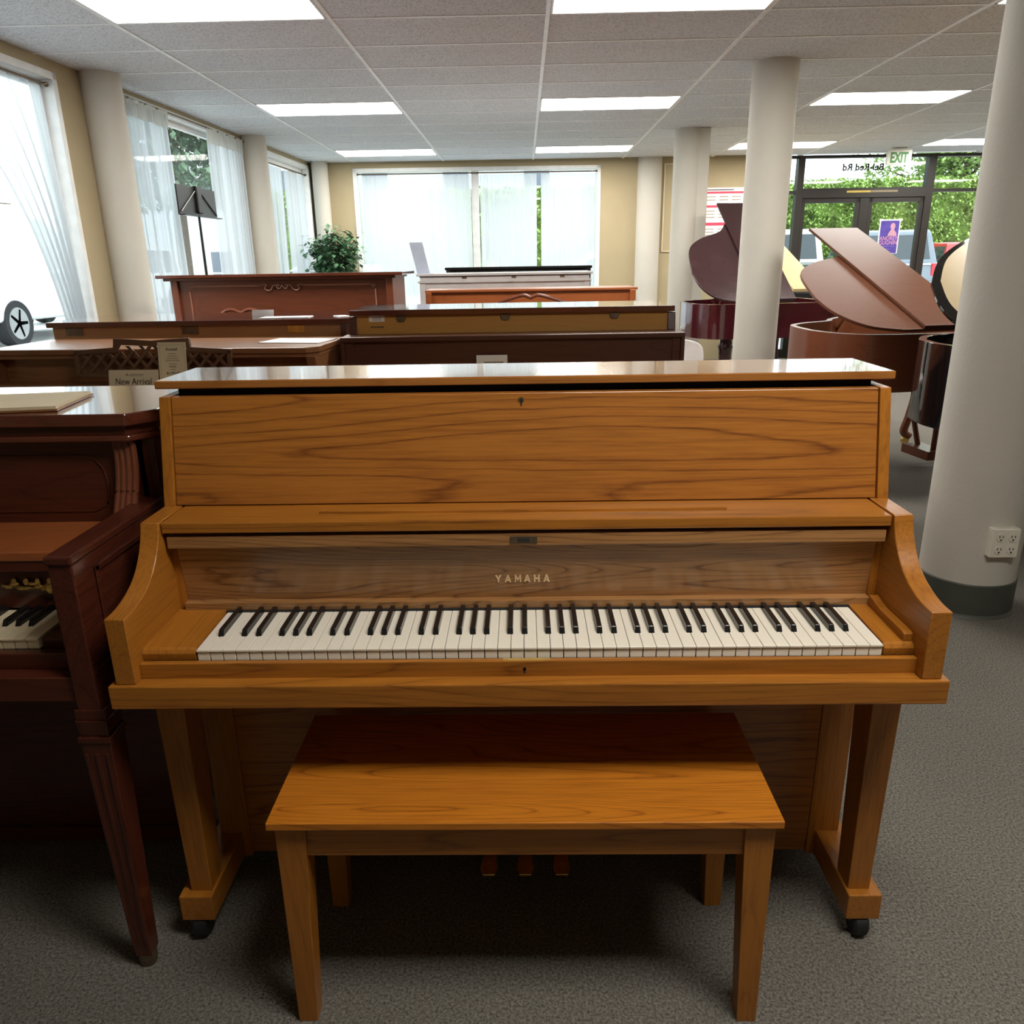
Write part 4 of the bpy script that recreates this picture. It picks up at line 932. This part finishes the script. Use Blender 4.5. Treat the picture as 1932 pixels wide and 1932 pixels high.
def car(label, loc, rz, m, L=4.6, Wd=1.85, H=1.7, suv=True, mtop=None, glazed=True):
    """nose towards local +y, tail at -y"""
    R = thing('car', label, 'car', loc, rz); h1 = H*.58; w = Wd/2
    body = [(-L/2+.02, .38), (-L/2, .70), (-L/2+.05, h1), (L*.18, h1+.02), (L*.44, h1-.16), (L/2-.03, h1-.32), (L/2, .55), (L/2-.04, .34)]
    MB().prism(body, 'x', -w, w).build('body', m, R, .06, smooth=True, seg=3)
    tr = -L/2+(.12 if suv else .75); cab = [(tr, h1-.03), (tr+.22, H-.06), (tr+.32, H), (L*.02, H), (L*.22, h1-.02)]
    c = MB(); k = len(cab); sc = lambda z: w*(.97-.17*(z-h1)/(H-h1))
    c.add([(-sc(z), y, z) for y, z in cab]+[(sc(z), y, z) for y, z in cab], [tuple(range(k))[::-1], tuple(range(k, 2*k))]+[(i, (i+1) % k, k+(i+1) % k, k+i) for i in range(k)])
    c.build('cabin', mtop or m, R, .04, smooth=True, seg=3)
    a, b = cab[0], cab[1]; e = .012
    if glazed: MB().hexa([(-w*.80, a[0]+.04-e, a[1]+.10), (w*.80, a[0]+.04-e, a[1]+.10), (w*.80, a[0]+.08, a[1]+.10), (-w*.80, a[0]+.08, a[1]+.10), (-w*.70, b[0]-.03-e, b[1]-.06), (w*.70, b[0]-.03-e, b[1]-.06), (w*.70, b[0]+.02, b[1]-.06), (-w*.70, b[0]+.02, b[1]-.06)]).build('rear_window', 'car_glass', R, .01)
    f0, f1 = cab[-1], cab[-2]
    MB().hexa([(-w*.80, f0[0]-.06, f0[1]+.06), (w*.80, f0[0]-.06, f0[1]+.06), (w*.80, f0[0]-.04+e, f0[1]+.06), (-w*.80, f0[0]-.04+e, f0[1]+.06), (-w*.70, f1[0], f1[1]-.05), (w*.70, f1[0], f1[1]-.05), (w*.70, f1[0]+.08+e, f1[1]-.05), (-w*.70, f1[0]+.08+e, f1[1]-.05)]).build('windscreen', 'car_glass', R, .01)
    for s in (-1, 1):
        zl, zh = h1+.06, H-.10; xl, xh = sc(zl)*s, sc(zh)*s; o_ = s*.008
        for y0, y1, y2, y3 in ((tr+.18, tr+.95, tr+.34, tr+.95), (tr+1.02, tr+1.75, tr+1.02, tr+1.75), (tr+1.82, L*.12, tr+1.82, L*.02)):
            if y1 <= y0 or not glazed: continue
            MB().hexa([(xl-s*.02, y0, zl), (xl+o_, y0, zl), (xl+o_, y1, zl), (xl-s*.02, y1, zl), (xh-s*.02, y2, zh), (xh+o_, y2, zh), (xh+o_, y3, zh), (xh-s*.02, y3, zh)]).build('side_window', 'car_glass', R)
        MB().box(min(s*w*.80, s*(w+.004)), max(s*w*.80, s*(w+.004)), -L/2-.012, -L/2+.12, h1-.30, h1-.02).build('tail_light', 'lamp_red', R, .015)
        for y in (-L*.30, L*.30):
            t_ = MB().lathe([(.20, -.10), (.33, -.11), (.345, -.07), (.345, .07), (.33, .11), (.20, .10)], (s*(w-.09), y, .345), 24, 'x').build('tire', 'tire', R, smooth=True)
            hub = MB(); xx = s*(w+.015)
            for q in range(5):
                an = q*1.2566; hub.hexa([(xx-.02, y-.03*math.sin(an), .345+.03*math.cos(an)), (xx, y-.03*math.sin(an), .345+.03*math.cos(an)), (xx, y+.03*math.sin(an), .345-.03*math.cos(an)), (xx-.02, y+.03*math.sin(an), .345-.03*math.cos(an)),
                          (xx-.02, y+.21*math.cos(an)-.02*math.sin(an), .345+.21*math.sin(an)+.02*math.cos(an)), (xx, y+.21*math.cos(an)-.02*math.sin(an), .345+.21*math.sin(an)+.02*math.cos(an)), (xx, y+.21*math.cos(an)+.02*math.sin(an), .345+.21*math.sin(an)-.02*math.cos(an)), (xx-.02, y+.21*math.cos(an)+.02*math.sin(an), .345+.21*math.sin(an)-.02*math.cos(an))])
            hub.lathe([(.205, -.01), (.235, -.01), (.235, .01), (.205, .01)], (xx-.01, y, .345), 24, 'x').build('alloy_wheel', 'alloy', t_)
    box('rear_bumper', -w*.98, w*.98, -L/2-.05, -L/2+.15, .40, .62, m, R, .03)
    box('number_plate', -.16, .16, -L/2-.02, -L/2+.03, h1-.26, h1-.12, 'paper_white', R)
    box('rear_trim', -w*.78, w*.78, -L/2-.01, -L/2+.03, h1-.06, h1-.02, 'alloy', R, .005)
    return R
GZ = -.14
tag(box('raised_verge', -40, -6.3, 4, 25, GZ-.05, GZ+.40, 'asphalt'), kind='structure')      # the street lies a little higher than the shop floor
tag(box('raised_parking_pad', 4.5, 32, 17.6, 24.3, GZ-.05, GZ+.30, 'asphalt'), kind='structure')
hedge('hedge', 'tall leafy green hedge behind the parked cars, outside the glass doors', (15.0, 25.2, GZ), -.02, 18, 1.6, 3.65, 70000, 'leaf_hedge')
tree('broad leafy green tree rising above the hedge outside the glass doors', (16.6, 30.5, GZ), 8.5, 2.6, 16000, 'leaf_tree', seed=5)
tree('second leafy green tree above the hedge, beside the broad tree', (27.5, 33.0, GZ), 9.5, 2.6, 14000, 'leaf_tree', seed=9)
car('silver grey SUV parked tail-on outside the glass doors, beyond the purple poster', (9.2, 20.6, GZ+.30), -.12, 'car_silver', 4.7, 1.9, 1.78)
car('dark green SUV with pale roof, parked beside the silver SUV', (6.95, 20.9, GZ+.30), -.25, 'car_green', 4.4, 1.85, 1.85, mtop='car_white')
car('red car parked beside the silver SUV, outside the glass doors', (11.7, 21.0, GZ+.30), -.1, 'car_red', 4.4, 1.8, 1.5, suv=False)
bl = thing('bollard', 'pale square post outside the glass doors, before the red car tail light', 'bollard', (7.35, 12.9, GZ)); box('post', -.12, .12, -.12, .12, 0, 1.3, 'car_white', bl, .02); box('cap', -.13, .13, -.13, .13, 1.3, 1.34, 'car_white', bl, .02)
hedge('hedge', 'long clipped hedge seen through the sheer curtains of the back window', (-.2, 17.5, GZ), 0, 11, 1.4, 2.95, 26000, 'leaf_hedge')
car('white car parked before the hedge, behind the back window curtains', (1.4, 14.6, GZ), 1.45, 'car_white', 4.6, 1.85, 1.65)
car('white car parked before the hedge, behind the curtain nearest the ficus', (-4.2, 14.8, GZ), 1.6, 'car_white', 4.6, 1.85, 1.5, suv=False)
bd = thing('building', 'pale commercial building with dark windows, beyond the back window hedge', 'building', (-3, 30, GZ))
box('wall_block', -14, 12, 0, 8, 0, 7, 'building_pale', bd); box('parapet', -14.2, 12.2, -.2, 8.2, 7, 7.4, 'building_pale', bd)
for x in range(-12, 12, 3):
    for z in (1.2, 4.0):
        f_ = box('window', x, x+1.1, -.06, .02, z, z+.9, 'trim_white', bd); box('window_glass', x+.08, x+1.02, -.08, -.05, z+.08, z+.82, 'building_dark', f_)
bd = thing('building', 'pale grey building across the street from the window wall', 'building', (-26, 8, GZ))
box('wall_block', -6, 0, -10, 16, 0, 5.5, 'building_pale', bd); box('parapet', -6.1, .1, -10.1, 16.1, 5.5, 5.8, 'building_pale', bd)
for y in range(-8, 15, 4):
    f_ = box('window', -.02, .06, y, y+1.8, 1.2, 2.7, 'trim_white', bd); box('window_glass', .05, .08, y+.1, y+1.7, 1.3, 2.6, 'building_dark', f_)
tree('drooping dark conifer seen through the gap above the music stand', (-9.6, 21.8, GZ+.38), 10.3, 3.4, 22000, 'leaf_conifer', 'conifer', True, 3)
tree('drooping dark conifer farther along the street outside the window wall', (-22.0, 28.0, GZ), 10.0, 3.4, 9000, 'leaf_conifer', 'conifer', True, 4)
car('white car built without side windows to look washed out by daylight, parked outside the bright window, its wheel showing beside the curtain', (-8.55, 12.1, GZ+.40), 0, 'car_white', 4.6, 1.85, 1.9, glazed=False)  # side and rear windows left out to imitate daylight glare on a car
car('white car parked farther along outside the window with the music stand', (-9.6, 17.4, GZ+.40), math.pi, 'car_white', 4.4, 1.85, 1.6)
